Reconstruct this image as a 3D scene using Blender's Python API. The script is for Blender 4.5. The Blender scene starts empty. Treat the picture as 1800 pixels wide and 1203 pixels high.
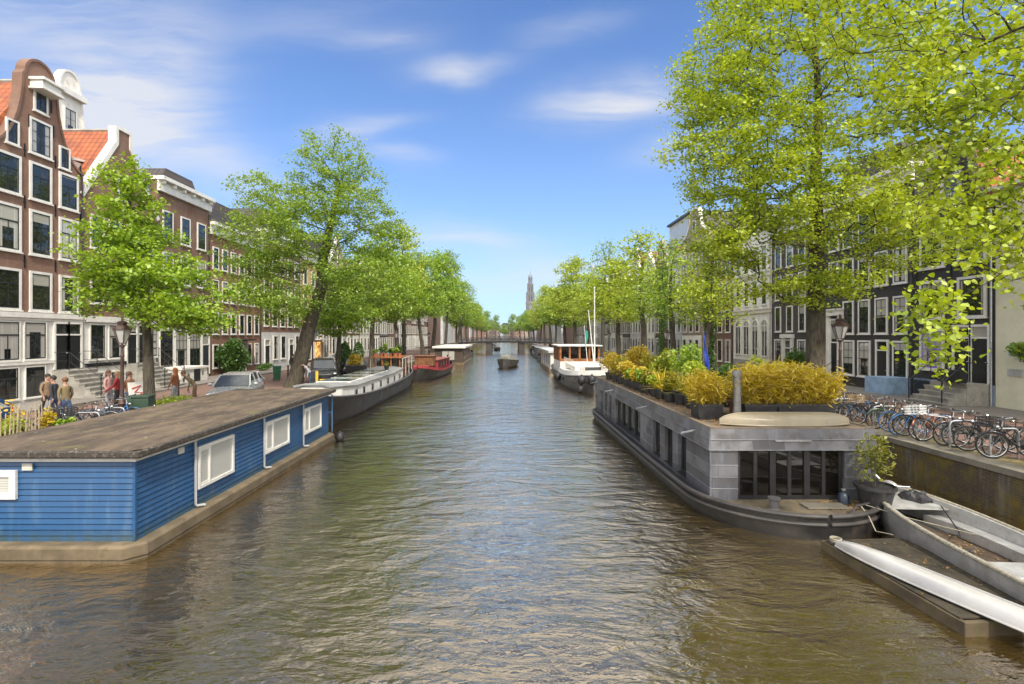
import bpy, math, random
import numpy as np
from mathutils import Vector, Matrix
R = math.radians
C = bpy.context.scene.collection
sc = bpy.context.scene

# ------------------------------------------------------------------ camera, sky, sun, exposure
cam_d = bpy.data.cameras.new('camera'); cam = bpy.data.objects.new('camera', cam_d); C.objects.link(cam)
cam.location = (0, 0, 4.5); cam.rotation_euler = (R(90), 0, 0)
cam_d.sensor_width = 36; cam_d.lens = 18.0; cam_d.shift_x = 0.0083; cam_d.shift_y = -0.0064
cam_d.clip_start = 0.1; cam_d.clip_end = 6000
sc.camera = cam
SUN_EL, SUN_ROT = R(48), R(160)
SKY_STRENGTH = 0.085
sun_d = bpy.data.lights.new('sun', 'SUN'); sun = bpy.data.objects.new('sun', sun_d); C.objects.link(sun)
sun_d.energy = 3.4; sun_d.angle = R(5); sun_d.color = (1, .93, .82)
sdir = Vector((math.sin(SUN_ROT)*math.cos(SUN_EL), math.cos(SUN_ROT)*math.cos(SUN_EL), math.sin(SUN_EL)))
sun.rotation_euler = sdir.to_track_quat('Z', 'Y').to_euler(); sun.location = sdir*60
sc.view_settings.view_transform = 'Standard'; sc.view_settings.look = 'None'
sc.view_settings.exposure = 0.55; sc.view_settings.gamma = 1
sc.render.engine = 'CYCLES'
cy = sc.cycles
cy.use_denoising = True; cy.max_bounces = 6; cy.diffuse_bounces = 3; cy.glossy_bounces = 3
cy.transmission_bounces = 3; cy.transparent_max_bounces = 6; cy.caustics_reflective = False; cy.caustics_refractive = False
cy.sample_clamp_indirect = 6

# ------------------------------------------------------------------ node helpers
class NT:
    def __init__(s, tree): s.t = tree; s.t.nodes.clear()
    def n(s, typ, **kw):
        nd = s.t.nodes.new(typ)
        for k, v in kw.items():
            if k.startswith('in_'):
                key = k[3:]; key = int(key) if key.isdigit() else key
                s.set(nd.inputs[key], v)
            else: setattr(nd, k, v)
        return nd
    def set(s, sock, v):
        if isinstance(v, bpy.types.NodeSocket): s.t.links.new(v, sock)
        elif isinstance(v, (tuple, list)) and len(v) == 3 and sock.type == 'RGBA': sock.default_value = (*v, 1)
        else: sock.default_value = v
    def m(s, op, a, b=None, c=None, clamp=False):
        nd = s.n('ShaderNodeMath', operation=op, use_clamp=clamp); s.set(nd.inputs[0], a)
        if b is not None: s.set(nd.inputs[1], b)
        if c is not None: s.set(nd.inputs[2], c)
        return nd.outputs[0]
    def mix(s, f, a, b, blend='MIX'):
        nd = s.n('ShaderNodeMix', data_type='RGBA', blend_type=blend); s.set(nd.inputs[0], f); s.set(nd.inputs[6], a); s.set(nd.inputs[7], b)
        return nd.outputs[2]
    def xyz(s, v):
        nd = s.n('ShaderNodeSeparateXYZ'); s.set(nd.inputs[0], v); return nd.outputs
    def vec(s, x=0., y=0., z=0.):
        nd = s.n('ShaderNodeCombineXYZ'); s.set(nd.inputs[0], x); s.set(nd.inputs[1], y); s.set(nd.inputs[2], z); return nd.outputs[0]
    def noise(s, v, scale=1., detail=3., rough=.55, dist=0.):
        nd = s.n('ShaderNodeTexNoise'); s.set(nd.inputs['Vector'], v); s.set(nd.inputs['Scale'], scale)
        nd.inputs['Detail'].default_value = detail; nd.inputs['Roughness'].default_value = rough; nd.inputs['Distortion'].default_value = dist
        return nd.outputs[0]
    def ramp(s, f, a, b, lo=0., hi=1.):
        nd = s.n('ShaderNodeMapRange', interpolation_type='SMOOTHSTEP'); s.set(nd.inputs[0], f)
        nd.inputs[1].default_value = a; nd.inputs[2].default_value = b; nd.inputs[3].default_value = lo; nd.inputs[4].default_value = hi
        return nd.outputs[0]
    def obj(s): return s.n('ShaderNodeTexCoord').outputs['Object']
    def bump(s, h, strength=.3, dist=.02):
        nd = s.n('ShaderNodeBump'); s.set(nd.inputs['Height'], h); nd.inputs['Strength'].default_value = strength; nd.inputs['Distance'].default_value = dist
        return nd.outputs[0]

# ------------------------------------------------------------------ world: Nishita sky with thin clouds, plus unseen bright clouds added to fill shade
w = bpy.data.worlds.new('World'); sc.world = w; w.use_nodes = True
T = NT(w.node_tree)
sky = T.n('ShaderNodeTexSky', sky_type='NISHITA', sun_disc=False, sun_elevation=SUN_EL, sun_rotation=SUN_ROT)
sky.air_density = 1.0; sky.dust_density = 0.4; sky.ozone_density = 2.5
d = T.n('ShaderNodeTexCoord').outputs['Generated']
dx, dy, dz = T.xyz(d)
ys = T.m('MAXIMUM', dy, .08)
u = T.m('DIVIDE', dx, ys); v = T.m('DIVIDE', dz, ys)
wn = T.n('ShaderNodeTexNoise'); T.set(wn.inputs['Vector'], T.vec(u, T.m('MULTIPLY', v, 2.), 0.)); wn.inputs['Scale'].default_value = 3.2; wn.inputs['Detail'].default_value = 4
wr, wg, wb_ = T.xyz(wn.outputs[1])
uw = T.m('ADD', u, T.m('MULTIPLY', T.m('SUBTRACT', wr, .5), .16)); vw = T.m('ADD', v, T.m('MULTIPLY', T.m('SUBTRACT', wg, .5), .10))
tot = None
for px, py, rx, ry, rot, st in [(195, 175, 140, 100, -.15, 1.1), (60, 30, 230, 70, .1, .5), (330, 260, 230, 55, -.45, .5), (800, 118, 75, 17, 0, .8),
        (1090, 172, 125, 34, .12, .95), (640, 218, 80, 20, .15, .6), (700, 278, 60, 18, -.25, .5), (690, 66, 90, 22, 0, .35), (820, 425, 130, 30, -.08, .6),
        (950, 490, 170, 26, .05, .65), (1180, 255, 90, 28, .2, .4), (560, 30, 160, 40, .1, .25), (1000, 60, 90, 25, .3, .25), (330, 90, 90, 90, .5, .35)]:
    u0, v0 = (px-885)/900, (590-py)/900; cr, sr = math.cos(rot), math.sin(rot)
    du = T.m('SUBTRACT', uw, u0); dv = T.m('SUBTRACT', vw, v0)
    a = T.m('DIVIDE', T.m('ADD', T.m('MULTIPLY', du, cr), T.m('MULTIPLY', dv, sr)), rx/900)
    b = T.m('DIVIDE', T.m('SUBTRACT', T.m('MULTIPLY', dv, cr), T.m('MULTIPLY', du, sr)), ry/900)
    g = T.m('MULTIPLY', T.m('POWER', 2.718, T.m('MULTIPLY', T.m('ADD', T.m('MULTIPLY', a, a), T.m('MULTIPLY', b, b)), -1.)), st)
    tot = g if tot is None else T.m('ADD', tot, g)
streak = T.noise(T.vec(T.m('ADD', T.m('MULTIPLY', uw, 1.2), T.m('MULTIPLY', vw, 2.5)), T.m('MULTIPLY', vw, 9.), 0.), 2.6, 6, .6)
tot = T.m('MULTIPLY', tot, T.ramp(streak, .22, .68, .35, 1.15))
tot = T.m('MULTIPLY', tot, T.ramp(dy, .1, .3))
zs = T.m('ADD', T.m('MAXIMUM', dz, 0.), .18)
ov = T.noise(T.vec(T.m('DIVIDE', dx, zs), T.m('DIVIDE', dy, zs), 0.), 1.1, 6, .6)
ovm = T.m('MULTIPLY', T.ramp(ov, .26, .50, .45, 1.), T.m('MAXIMUM', T.m('MULTIPLY', T.ramp(v, .655, .76), T.ramp(T.m('ABSOLUTE', T.m('ADD', dx, -.06)), .20, .46, 1., .12)), T.ramp(dy, .2, -.1)))  # bright clouds added out of view: fill the shade, whiten the middle water
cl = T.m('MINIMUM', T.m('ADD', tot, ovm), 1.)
skyc = T.mix(1., sky.outputs[0], (.58, 1.02, 1.62), 'MULTIPLY')
hz = T.m('POWER', 2.718, T.m('MULTIPLY', T.m('MAXIMUM', dz, 0.), -4.4))
skyc = T.mix(T.m('MULTIPLY', hz, .85), skyc, (5.8, 7.8, 9.4))
skyc = T.mix(T.m('MULTIPLY', T.m('MINIMUM', tot, 1.), .88), skyc, (6.6, 6.7, 7.1))
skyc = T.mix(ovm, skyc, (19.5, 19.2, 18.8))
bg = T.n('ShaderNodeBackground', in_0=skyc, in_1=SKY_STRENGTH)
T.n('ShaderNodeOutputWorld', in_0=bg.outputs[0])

# ------------------------------------------------------------------ materials
def s2l(c): return tuple(((x/255+.055)/1.055)**2.4 if x/255 > .04045 else x/255/12.92 for x in c)
MATS = {}
def new_mat(name):
    m = bpy.data.materials.new(name); m.use_nodes = True; t = NT(m.node_tree)
    p = t.n('ShaderNodeBsdfPrincipled'); o = t.n('ShaderNodeOutputMaterial'); t.t.links.new(p.outputs[0], o.inputs[0])
    MATS[name] = m
    return m, t, p
def M(name, col, rough=.6, var=.18, scale=3., bump=.15, metal=0., spec=.5, fine=40., dirt=None, coat=0.):
    """painted / plain surface with wear: two octaves of colour variation, fine bump, optional dirt colour"""
    if name in MATS: return MATS[name]
    m, t, p = new_mat(name); o = t.obj()
    n1 = t.noise(o, scale, 4, .6); n2 = t.noise(o, fine, 2)
    c = t.mix(t.ramp(n1, .3, .7), tuple(x*(1-var) for x in col), tuple(min(1, x*(1+var)) for x in col))
    if dirt:
        n3 = t.noise(o, scale*2.3, 6, .7); c = t.mix(t.ramp(n3, .5, .72, 0, dirt[1]), c, dirt[0])
    t.set(p.inputs['Base Color'], c); t.set(p.inputs['Roughness'], t.ramp(n1, .2, .8, max(.02, rough-.1), min(1, rough+.12)))
    p.inputs['Metallic'].default_value = metal; p.inputs['Specular IOR Level'].default_value = spec
    if coat: p.inputs['Coat Weight'].default_value = coat; p.inputs['Coat Roughness'].default_value = .06
    if bump: t.set(p.inputs['Normal'], t.bump(t.m('ADD', n1, t.m('MULTIPLY', n2, .5)), bump, .01))
    return m
def brick(name, c1, c2, mortar=(.32, .29, .25), bw=.22, bh=.065, mo=.012, stain=.5, bump=.5, var=.0):
    m, t, p = new_mat(name); o = t.obj(); x, y, z = t.xyz(o)
    uv = t.vec(t.m('ADD', x, y), z, 0.)
    b = t.n('ShaderNodeTexBrick'); t.set(b.inputs['Vector'], uv)
    b.inputs['Scale'].default_value = 1; b.inputs['Brick Width'].default_value = bw; b.inputs['Row Height'].default_value = bh
    b.inputs['Mortar Size'].default_value = mo; b.inputs['Mortar Smooth'].default_value = .2; b.inputs['Bias'].default_value = 0
    t.set(b.inputs['Color1'], c1); t.set(b.inputs['Color2'], c2); t.set(b.inputs['Mortar'], mortar)
    n = t.noise(o, .7, 5, .65); n2 = t.noise(t.vec(t.m('MULTIPLY', t.m('ADD', x, y), 3.), t.m('MULTIPLY', z, .5), 0.), 1.3, 4)
    c = t.mix(t.ramp(n, .35, .7, 0, stain), b.outputs[0], tuple(k*.45 for k in c1))
    c = t.mix(t.ramp(n2, .5, .75, 0, stain*.7), c, tuple(min(1, k*1.5) for k in mortar))
    t.set(p.inputs['Base Color'], c); p.inputs['Roughness'].default_value = .85
    t.set(p.inputs['Normal'], t.bump(t.m('MULTIPLY', b.outputs[1], -1.), bump, .012))
    return m
def tiles(name, c1, c2):
    m, t, p = new_mat(name); o = t.obj(); x, y, z = t.xyz(o)
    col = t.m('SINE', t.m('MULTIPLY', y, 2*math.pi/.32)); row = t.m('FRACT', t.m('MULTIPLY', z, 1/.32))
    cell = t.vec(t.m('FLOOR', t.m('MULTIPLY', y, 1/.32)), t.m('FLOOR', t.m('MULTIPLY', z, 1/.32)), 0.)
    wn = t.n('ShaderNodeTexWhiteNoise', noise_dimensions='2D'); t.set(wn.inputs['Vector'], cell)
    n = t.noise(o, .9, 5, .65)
    c = t.mix(wn.outputs[0], c1, c2); c = t.mix(t.ramp(row, .0, .22, .75, 0.), c, tuple(k*.3 for k in c2)); c = t.mix(t.ramp(col, -1., -.6, .6, 0.), c, tuple(k*.35 for k in c2)); c = t.mix(t.ramp(n, .42, .75, 0, .55), c, (.07, .05, .035))  # shade of the grooves between rows and in troughs painted into the colour
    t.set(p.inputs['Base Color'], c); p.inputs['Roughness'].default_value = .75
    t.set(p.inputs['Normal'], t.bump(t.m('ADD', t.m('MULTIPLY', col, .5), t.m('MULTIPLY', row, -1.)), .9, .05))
    return m
def glass(name, dark=(.012, .014, .013), light=(.42, .40, .35), amount=.3, stripes=0.):
    """window pane: glossy old glass over a dim room, with pale curtains behind some of it"""
    m, t, p = new_mat(name); o = t.obj(); x, y, z = t.xyz(o)
    rnd = t.n('ShaderNodeObjectInfo').outputs['Random']
    wn = t.n('ShaderNodeTexWhiteNoise', noise_dimensions='1D'); t.set(wn.inputs['W'], t.m('MULTIPLY', rnd, 371.)); q1, q2, q3 = t.xyz(wn.outputs[1])
    ax = t.m('ABSOLUTE', x); fold = t.ramp(t.noise(t.vec(t.m('MULTIPLY', x, 16.), t.m('MULTIPLY', rnd, 9.), 0.), 1., 2), .3, .7, .72, 1.)
    side = t.m('MULTIPLY', t.ramp(t.m('SUBTRACT', ax, t.m('MULTIPLY_ADD', q1, .5, .42-amount*.45)), 0., .03), fold)     # drapes drawn to the sides
    roll = t.m('MULTIPLY', t.ramp(t.m('SUBTRACT', z, t.m('MULTIPLY_ADD', q2, 2.0, 1.15-amount*.5)), 0., .02), .8)       # roller blind from above
    room = t.m('MULTIPLY', t.ramp(t.noise(t.vec(t.m('ADD', x, t.m('MULTIPLY', rnd, 50.)), t.m('MULTIPLY', z, .8), 0.), 2.4, 3), .5, .75), .10)
    k = t.m('MAXIMUM', t.m('MAXIMUM', side, roll), room)
    if stripes: k = 1.
    c = t.mix(k, dark, light)
    if stripes:
        sq = t.m('GREATER_THAN', t.m('FRACT', t.m('MULTIPLY', z, 1/stripes)), .34); c = t.mix(t.ramp(t.noise(o, 1.6, 2), .62, .8, 0, .8), t.mix(sq, tuple(q*.72 for q in light), light), dark)  # dark blotches over the slats: a reflection painted into the pane colour
    t.set(p.inputs['Base Color'], c); p.inputs['Roughness'].default_value = .02; p.inputs['Specular IOR Level'].default_value = .9
    t.set(p.inputs['Normal'], t.bump(t.noise(t.vec(t.m('ADD', x, t.m('MULTIPLY', rnd, 20.)), z, y), 1.7, 1), .12, .05))
    return m
def leafmat(name, cols, trans=.45, rough=.5):
    m, t, p = new_mat(name); m.node_tree.nodes.remove(p)
    g = t.n('ShaderNodeNewGeometry'); rnd = g.outputs['Random Per Island']
    o = t.obj()
    r = t.n('ShaderNodeValToRGB'); t.set(r.inputs[0], t.m('ADD', t.m('MULTIPLY', rnd, .62), t.m('MULTIPLY', t.ramp(t.noise(o, .55, 2), .32, .68), .38)))
    e = r.color_ramp.elements
    while len(e) < len(cols): e.new(.5)
    for i, c in enumerate(cols): e[i].position = i/(len(cols)-1); e[i].color = (*c, 1)
    dn = t.n('ShaderNodeBsdfDiffuse'); t.set(dn.inputs[0], r.outputs[0])
    tr = t.n('ShaderNodeBsdfTranslucent'); t.set(tr.inputs[0], t.mix(1., r.outputs[0], (1.25, 1.2, .55), 'MULTIPLY'))
    mx = t.n('ShaderNodeMixShader', in_0=trans); t.t.links.new(dn.outputs[0], mx.inputs[1]); t.t.links.new(tr.outputs[0], mx.inputs[2])
    gl = t.n('ShaderNodeBsdfGlossy'); gl.inputs['Roughness'].default_value = rough
    m2 = t.n('ShaderNodeMixShader', in_0=.05); t.t.links.new(mx.outputs[0], m2.inputs[1]); t.t.links.new(gl.outputs[0], m2.inputs[2])
    t.t.links.new(m2.outputs[0], [n for n in t.t.nodes if n.type == 'OUTPUT_MATERIAL'][0].inputs[0])
    return m

# ------------------------------------------------------------------ mesh helpers
class MB:
    def __init__(s): s.v = []; s.f = []; s.mi = []; s.cur = 0
    def add(s, vs, fs):
        b = len(s.v); s.v += [tuple(p) for p in vs]
        for f in fs: s.f.append(tuple(b+i for i in f)); s.mi.append(s.cur)
        return s
    def slot(s, k): s.cur = k; return s
    def box(s, x0, x1, y0, y1, z0, z1):
        return s.add([(x0,y0,z0),(x1,y0,z0),(x1,y1,z0),(x0,y1,z0),(x0,y0,z1),(x1,y0,z1),(x1,y1,z1),(x0,y1,z1)],
            [(0,3,2,1),(4,5,6,7),(0,1,5,4),(1,2,6,5),(2,3,7,6),(3,0,4,7)])
    def beam(s, p, q, wd, h=None, up=(0,0,1)):
        """rectangular bar from p to q"""
        h = h or wd; p = Vector(p); q = Vector(q); d = (q-p).normalized(); up = Vector(up)
        if abs(d.dot(up)) > .99: up = Vector((1,0,0))
        a = d.cross(up).normalized()*wd/2; b = a.cross(d).normalized()*h/2
        return s.add([p-a-b,p+a-b,p+a+b,p-a+b,q-a-b,q+a-b,q+a+b,q-a+b],[(0,1,2,3),(7,6,5,4),(0,4,5,1),(1,5,6,2),(2,6,7,3),(3,7,4,0)])
    def loft(s, rings, caps=(True, True), closed=True):
        n = len(rings[0]); vs = [p for r in rings for p in r]; fs = []
        for i in range(len(rings)-1):
            for j in range(n if closed else n-1):
                a = i*n+j; b = i*n+(j+1) % n; fs.append((a, b, b+n, a+n))
        if caps[0]: fs.append(tuple(range(n-1, -1, -1)))
        if caps[1]: fs.append(tuple((len(rings)-1)*n+j for j in range(n)))
        return s.add(vs, fs)
    def tube(s, pts, r, n=6, caps=True):
        pts = [Vector(p) for p in pts]; k = len(pts); rr = r if isinstance(r, (list, tuple)) else [r]*k
        rings = []; ref = None
        for i, p in enumerate(pts):
            d = (pts[min(i+1, k-1)]-pts[max(i-1, 0)])
            d = d.normalized() if d.length > 1e-9 else Vector((0,0,1))
            if ref is None: ref = Vector((0,0,1)) if abs(d.z) < .9 else Vector((1,0,0))
            a = d.cross(ref).normalized(); b = a.cross(d).normalized(); ref = b
            rings.append([p+(a*math.cos(2*math.pi*j/n)+b*math.sin(2*math.pi*j/n))*rr[i] for j in range(n)])
        return s.loft(rings, (caps, caps))
    def lathe(s, prof, c=(0,0,0), n=16, caps=(True, True)):
        return s.loft([[(c[0]+r*math.cos(2*math.pi*j/n), c[1]+r*math.sin(2*math.pi*j/n), c[2]+z) for j in range(n)] for r, z in prof], caps)
    def prism(s, poly, y0, y1):
        """polygon in xz extruded along y"""
        n = len(poly); vs = [(x, y0, z) for x, z in poly]+[(x, y1, z) for x, z in poly]
        return s.add(vs, [tuple(range(n)), tuple(range(2*n-1, n-1, -1))]+[(i+n, (i+1) % n+n, (i+1) % n, i) for i in range(n)])
    def torus(s, c, rad, r, axis='y', n=24, k=6, sq=1.):
        rings = []
        for i in range(n+1):
            a = 2*math.pi*i/n; ring = []
            for j in range(k):
                b = 2*math.pi*j/k; q = rad+r*math.cos(b); o = r*sq*math.sin(b)
                P = {'y': (q*math.cos(a), o, q*math.sin(a)), 'z': (q*math.cos(a), q*math.sin(a), o), 'x': (o, q*math.cos(a), q*math.sin(a))}[axis]
                ring.append((c[0]+P[0], c[1]+P[1], c[2]+P[2]))
            rings.append(ring)
        return s.loft(rings, (False, False))
    def blob(s, c, rx, ry, rz, n=12, m=8):
        return s.loft([[(c[0]+rx*math.sin(math.pi*i/m)*math.cos(2*math.pi*j/n), c[1]+ry*math.sin(math.pi*i/m)*math.sin(2*math.pi*j/n), c[2]-rz*math.cos(math.pi*i/m)) for j in range(n)] for i in ([.08]+list(range(1, m))+[m-.08])])
    def mesh(s, name, mats, smooth=False):
        me = bpy.data.meshes.new(name); me.from_pydata(s.v, [], s.f)
        for m in (mats if isinstance(mats, (list, tuple)) else [mats]): me.materials.append(m)
        if any(s.mi): me.polygons.foreach_set('material_index', s.mi)
        if smooth:
            me.polygons.foreach_set('use_smooth', [True]*len(s.f)); me.set_sharp_from_angle(angle=R(smooth if smooth is not True else 40))
        me.update(); return me
    def build(s, name, mats, parent=None, smooth=False, loc=None, bevel=0.):
        o = link(name, s.mesh(name, mats, smooth), parent, loc)
        if bevel:
            b = o.modifiers.new('bevel', 'BEVEL'); b.width = bevel; b.segments = 2; b.limit_method = 'ANGLE'; b.angle_limit = R(40)
        return o
def link(name, data, parent=None, loc=None, rot=None):
    o = bpy.data.objects.new(name, data); C.objects.link(o)
    if parent: o.parent = parent
    if loc is not None: o.location = loc
    if rot is not None: o.rotation_euler = rot
    return o
def tag(o, label, cat=None, group=None, kind=None):
    if label: o['label'] = label
    if cat: o['category'] = cat
    if group: o['group'] = group
    if kind: o['kind'] = kind
    return o
def thing(name, label, cat, loc=(0,0,0), rz=0., group=None):
    o = link(name, None, None, loc, (0, 0, rz)); o.empty_display_size = .2
    return tag(o, label, cat, group)
def copy_tree(o, label=None, loc=None, rz=None, parent=None, group=None):
    c = o.copy(); C.objects.link(c)
    if parent: c.parent = parent
    for ch in list(o.children): copy_tree(ch, parent=c)
    if label: c['label'] = label
    if group: c['group'] = group
    if loc is not None: c.location = loc
    if rz is not None: c.rotation_euler = (c.rotation_euler.x, c.rotation_euler.y, rz)
    return c
def lerp(a, b, t): return a+(b-a)*t
rnd = random.Random(7)
ORD = 'first second third fourth fifth sixth seventh eighth ninth tenth eleventh twelfth thirteenth fourteenth fifteenth sixteenth seventeenth eighteenth nineteenth twentieth'.split()

# shared materials
white = M('white_paint', (.66, .64, .59), .5, .08, 2, .08, dirt=((.35, .32, .27), .35))
cream = M('cream_paint', (.60, .56, .47), .6, .08, 1.2, .1, dirt=((.4, .36, .28), .4))
black_paint = M('black_paint', (.012, .013, .014), .35, .3, 3, .05)
dark_sash = M('dark_sash', (.018, .022, .022), .4, .25, 3, .05)
charcoal = M('charcoal_render', (.030, .027, .026), .75, .25, .8, .3, dirt=((.075, .07, .062), .5))
stone = M('stone', (.30, .28, .24), .8, .2, 2, .3, dirt=((.13, .12, .09), .6))
dark_metal = M('dark_metal', (.03, .03, .032), .45, .3, 5, .1, .3)
galv = M('galvanised', (.42, .43, .44), .38, .15, 8, .08, .8)
alu = M('aluminium', (.50, .49, .47), .42, .12, 4, .1, .55, dirt=((.30, .28, .24), .5))
wood_brown = M('brown_wood', (.17, .075, .03), .55, .35, 4, .2)
# ------------------------------------------------------------------ setting: water, streets, quays
QL, QR, SZ = -11.6, 12.5, 1.2
XL, XR = -23.0, 22.0
def water_mat():
    m, t, p = new_mat('canal_water'); o = t.obj(); x, y, z = t.xyz(o)
    n1 = t.noise(t.vec(t.m('MULTIPLY', x, .75), t.m('MULTIPLY', y, 1.35), 0.), 1.1, 4, .55, .5)
    n2 = t.noise(t.vec(t.m('MULTIPLY', x, .9), t.m('MULTIPLY', y, 1.9), 3.), 3.4, 4, .6, .8)
    n3 = t.noise(t.vec(x, t.m('MULTIPLY', y, .7), 9.), .16, 2)
    amp = t.ramp(n3, .3, .7, .45, 1.)
    h = t.m('MULTIPLY', t.m('ADD', t.m('MULTIPLY', n1, .30), t.m('MULTIPLY', n2, .075)), amp)
    c = t.mix(t.ramp(t.noise(o, .25, 4), .35, .7), (.034, .022, .004), (.046, .031, .007))
    t.t.nodes.remove(p); nrm = t.bump(h, .85, .55)
    df = t.n('ShaderNodeBsdfDiffuse'); t.set(df.inputs[0], c)
    gl = t.n('ShaderNodeBsdfGlossy'); gl.inputs[0].default_value = (1., .89, .73, 1); gl.inputs['Roughness'].default_value = .055; t.set(gl.inputs['Normal'], nrm)
    fr = t.n('ShaderNodeFresnel'); fr.inputs[0].default_value = 1.36; t.set(fr.inputs['Normal'], nrm)
    mx = t.n('ShaderNodeMixShader'); t.set(mx.inputs[0], t.m('MULTIPLY_ADD', fr.outputs[0], 4.0, .05, clamp=True)); t.t.links.new(df.outputs[0], mx.inputs[1]); t.t.links.new(gl.outputs[0], mx.inputs[2])
    t.t.links.new(mx.outputs[0], [n for n in t.t.nodes if n.type == 'OUTPUT_MATERIAL'][0].inputs[0])
    return m
b = MB(); b.add([(-900,-60,0),(900,-60,0),(900,1400,0),(-900,1400,0)], [(0,1,2,3)])
tag(b.build('water', water_mat()), 'brown green canal water with silvery ripples', kind='structure')
def paving(name, c1, c2, bw, bh):
    m, t, p = new_mat(name); o = t.obj()
    b = t.n('ShaderNodeTexBrick'); t.set(b.inputs['Vector'], o); b.inputs['Scale'].default_value = 1
    b.inputs['Brick Width'].default_value = bw; b.inputs['Row Height'].default_value = bh; b.inputs['Mortar Size'].default_value = .008
    t.set(b.inputs['Color1'], c1); t.set(b.inputs['Color2'], c2); t.set(b.inputs['Mortar'], (.07, .06, .05))
    c = t.mix(t.ramp(t.noise(o, .5, 5, .7), .4, .7, 0, .5), b.outputs[0], (.12, .10, .08))
    t.set(p.inputs['Base Color'], c); p.inputs['Roughness'].default_value = .85
    t.set(p.inputs['Normal'], t.bump(t.m('MULTIPLY', b.outputs[1], -1.), .4, .01)); return m
street_m = paving('street_bricks', (.24, .13, .09), (.17, .09, .065), .2, .1)
pave_m = paving('pavement_slabs', (.24, .21, .18), (.19, .17, .15), .3, .3)
for side, x0, x1 in (('left', -900, QL-.45), ('right', QR+.45, 900)):
    b = MB(); b.add([(x0,-60,SZ),(x1,-60,SZ),(x1,1400,SZ),(x0,1400,SZ)], [(0,1,2,3)])
    tag(b.build('street', street_m), 'reddish brick paved street along the %s bank' % side, kind='structure')
b = MB(); b.box(XL-.3, XL+3.0, -20, 420, SZ-.2, SZ+.11); tag(b.build('pavement', pave_m), 'paved footpath with kerb before the left houses', kind='structure')
b = MB(); b.box(XR-2.6, XR+.3, 5, 420, SZ-.2, SZ+.11); tag(b.build('pavement', pave_m), 'paved footpath with kerb before the right houses', kind='structure')
b = MB(); b.box(-14, 14, 470, 1400, -1, SZ+.02); tag(b.build('ground', street_m), 'ground at the far end of the canal', kind='structure')
def quay_mat():
    m, t, p = new_mat('quay_bricks'); o = t.obj(); x, y, z = t.xyz(o)
    b = t.n('ShaderNodeTexBrick'); t.set(b.inputs['Vector'], t.vec(t.m('ADD', x, y), z, 0.)); b.inputs['Scale'].default_value = 1
    b.inputs['Brick Width'].default_value = .22; b.inputs['Row Height'].default_value = .065; b.inputs['Mortar Size'].default_value = .012
    t.set(b.inputs['Color1'], (.085, .052, .030)); t.set(b.inputs['Color2'], (.050, .034, .022)); t.set(b.inputs['Mortar'], (.085, .075, .055))
    n = t.noise(t.vec(t.m('MULTIPLY', y, 1.), t.m('MULTIPLY', z, .8), x), 1.1, 6, .7); n2 = t.noise(t.vec(t.m('MULTIPLY', y, 2.5), t.m('MULTIPLY', z, .35), 4.), 1.2, 5, .65)
    c = t.mix(t.ramp(n, .42, .64, 0, .9), b.outputs[0], (.17, .12, .012))
    c = t.mix(t.ramp(n2, .52, .72, 0, .6), c, (.20, .18, .15))
    t.set(p.inputs['Base Color'], c); p.inputs['Roughness'].default_value = .85
    t.set(p.inputs['Normal'], t.bump(t.m('ADD', t.m('MULTIPLY', b.outputs[1], -.6), n), .6, .02)); return m
quay_m = quay_mat()
cap_m = M('quay_cap', (.17, .15, .12), .85, .3, 1.5, .35, dirt=((.16, .14, .03), .9))
litter_m = M('mossy_edge', (.16, .125, .06), .95, .4, 3, .8, dirt=((.17, .16, .03), .8))
for side, xa, xb, lb in (('l', QL-.5, QL, 'low brick quay wall with stone coping along the left bank'), ('r', QR, QR+.5, 'brick quay wall with yellow moss and stone coping below bicycles')):
    t0 = thing('quay_wall', lb, 'quay wall', ((xa+xb)/2, 0, 0))
    x0, x1 = xa-(xa+xb)/2, xb-(xa+xb)/2
    b = MB(); b.box(x0, x1, -20, 470, -1, SZ-.16); b.build('wall', quay_m, t0)
    b = MB()
    y = -20.
    while y < 470:
        L = rnd.uniform(1.5, 2.1)*(1 if y < 80 else 4); e = rnd.uniform(-.006, .006)
        b.box(x0-.05, x1+.05, y, y+L-.012, SZ-.16, SZ+.012+e); y += L
    b.build('coping', cap_m, t0, bevel=.015)
# leaf litter and moss strips behind the coping (ground cover)
b = MB()
for i in range(60):
    y = 6+i*.55
    b.add([(QR+.55,y,SZ+.006),(QR+1.15+rnd.uniform(-.2,.25),y,SZ+.006),(QR+1.15+rnd.uniform(-.2,.25),y+.56,SZ+.006),(QR+.55,y+.56,SZ+.006)], [(0,1,2,3)])
tag(b.build('ground', litter_m), 'mossy leaf strewn strip under the parked bicycles', kind='structure')

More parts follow.
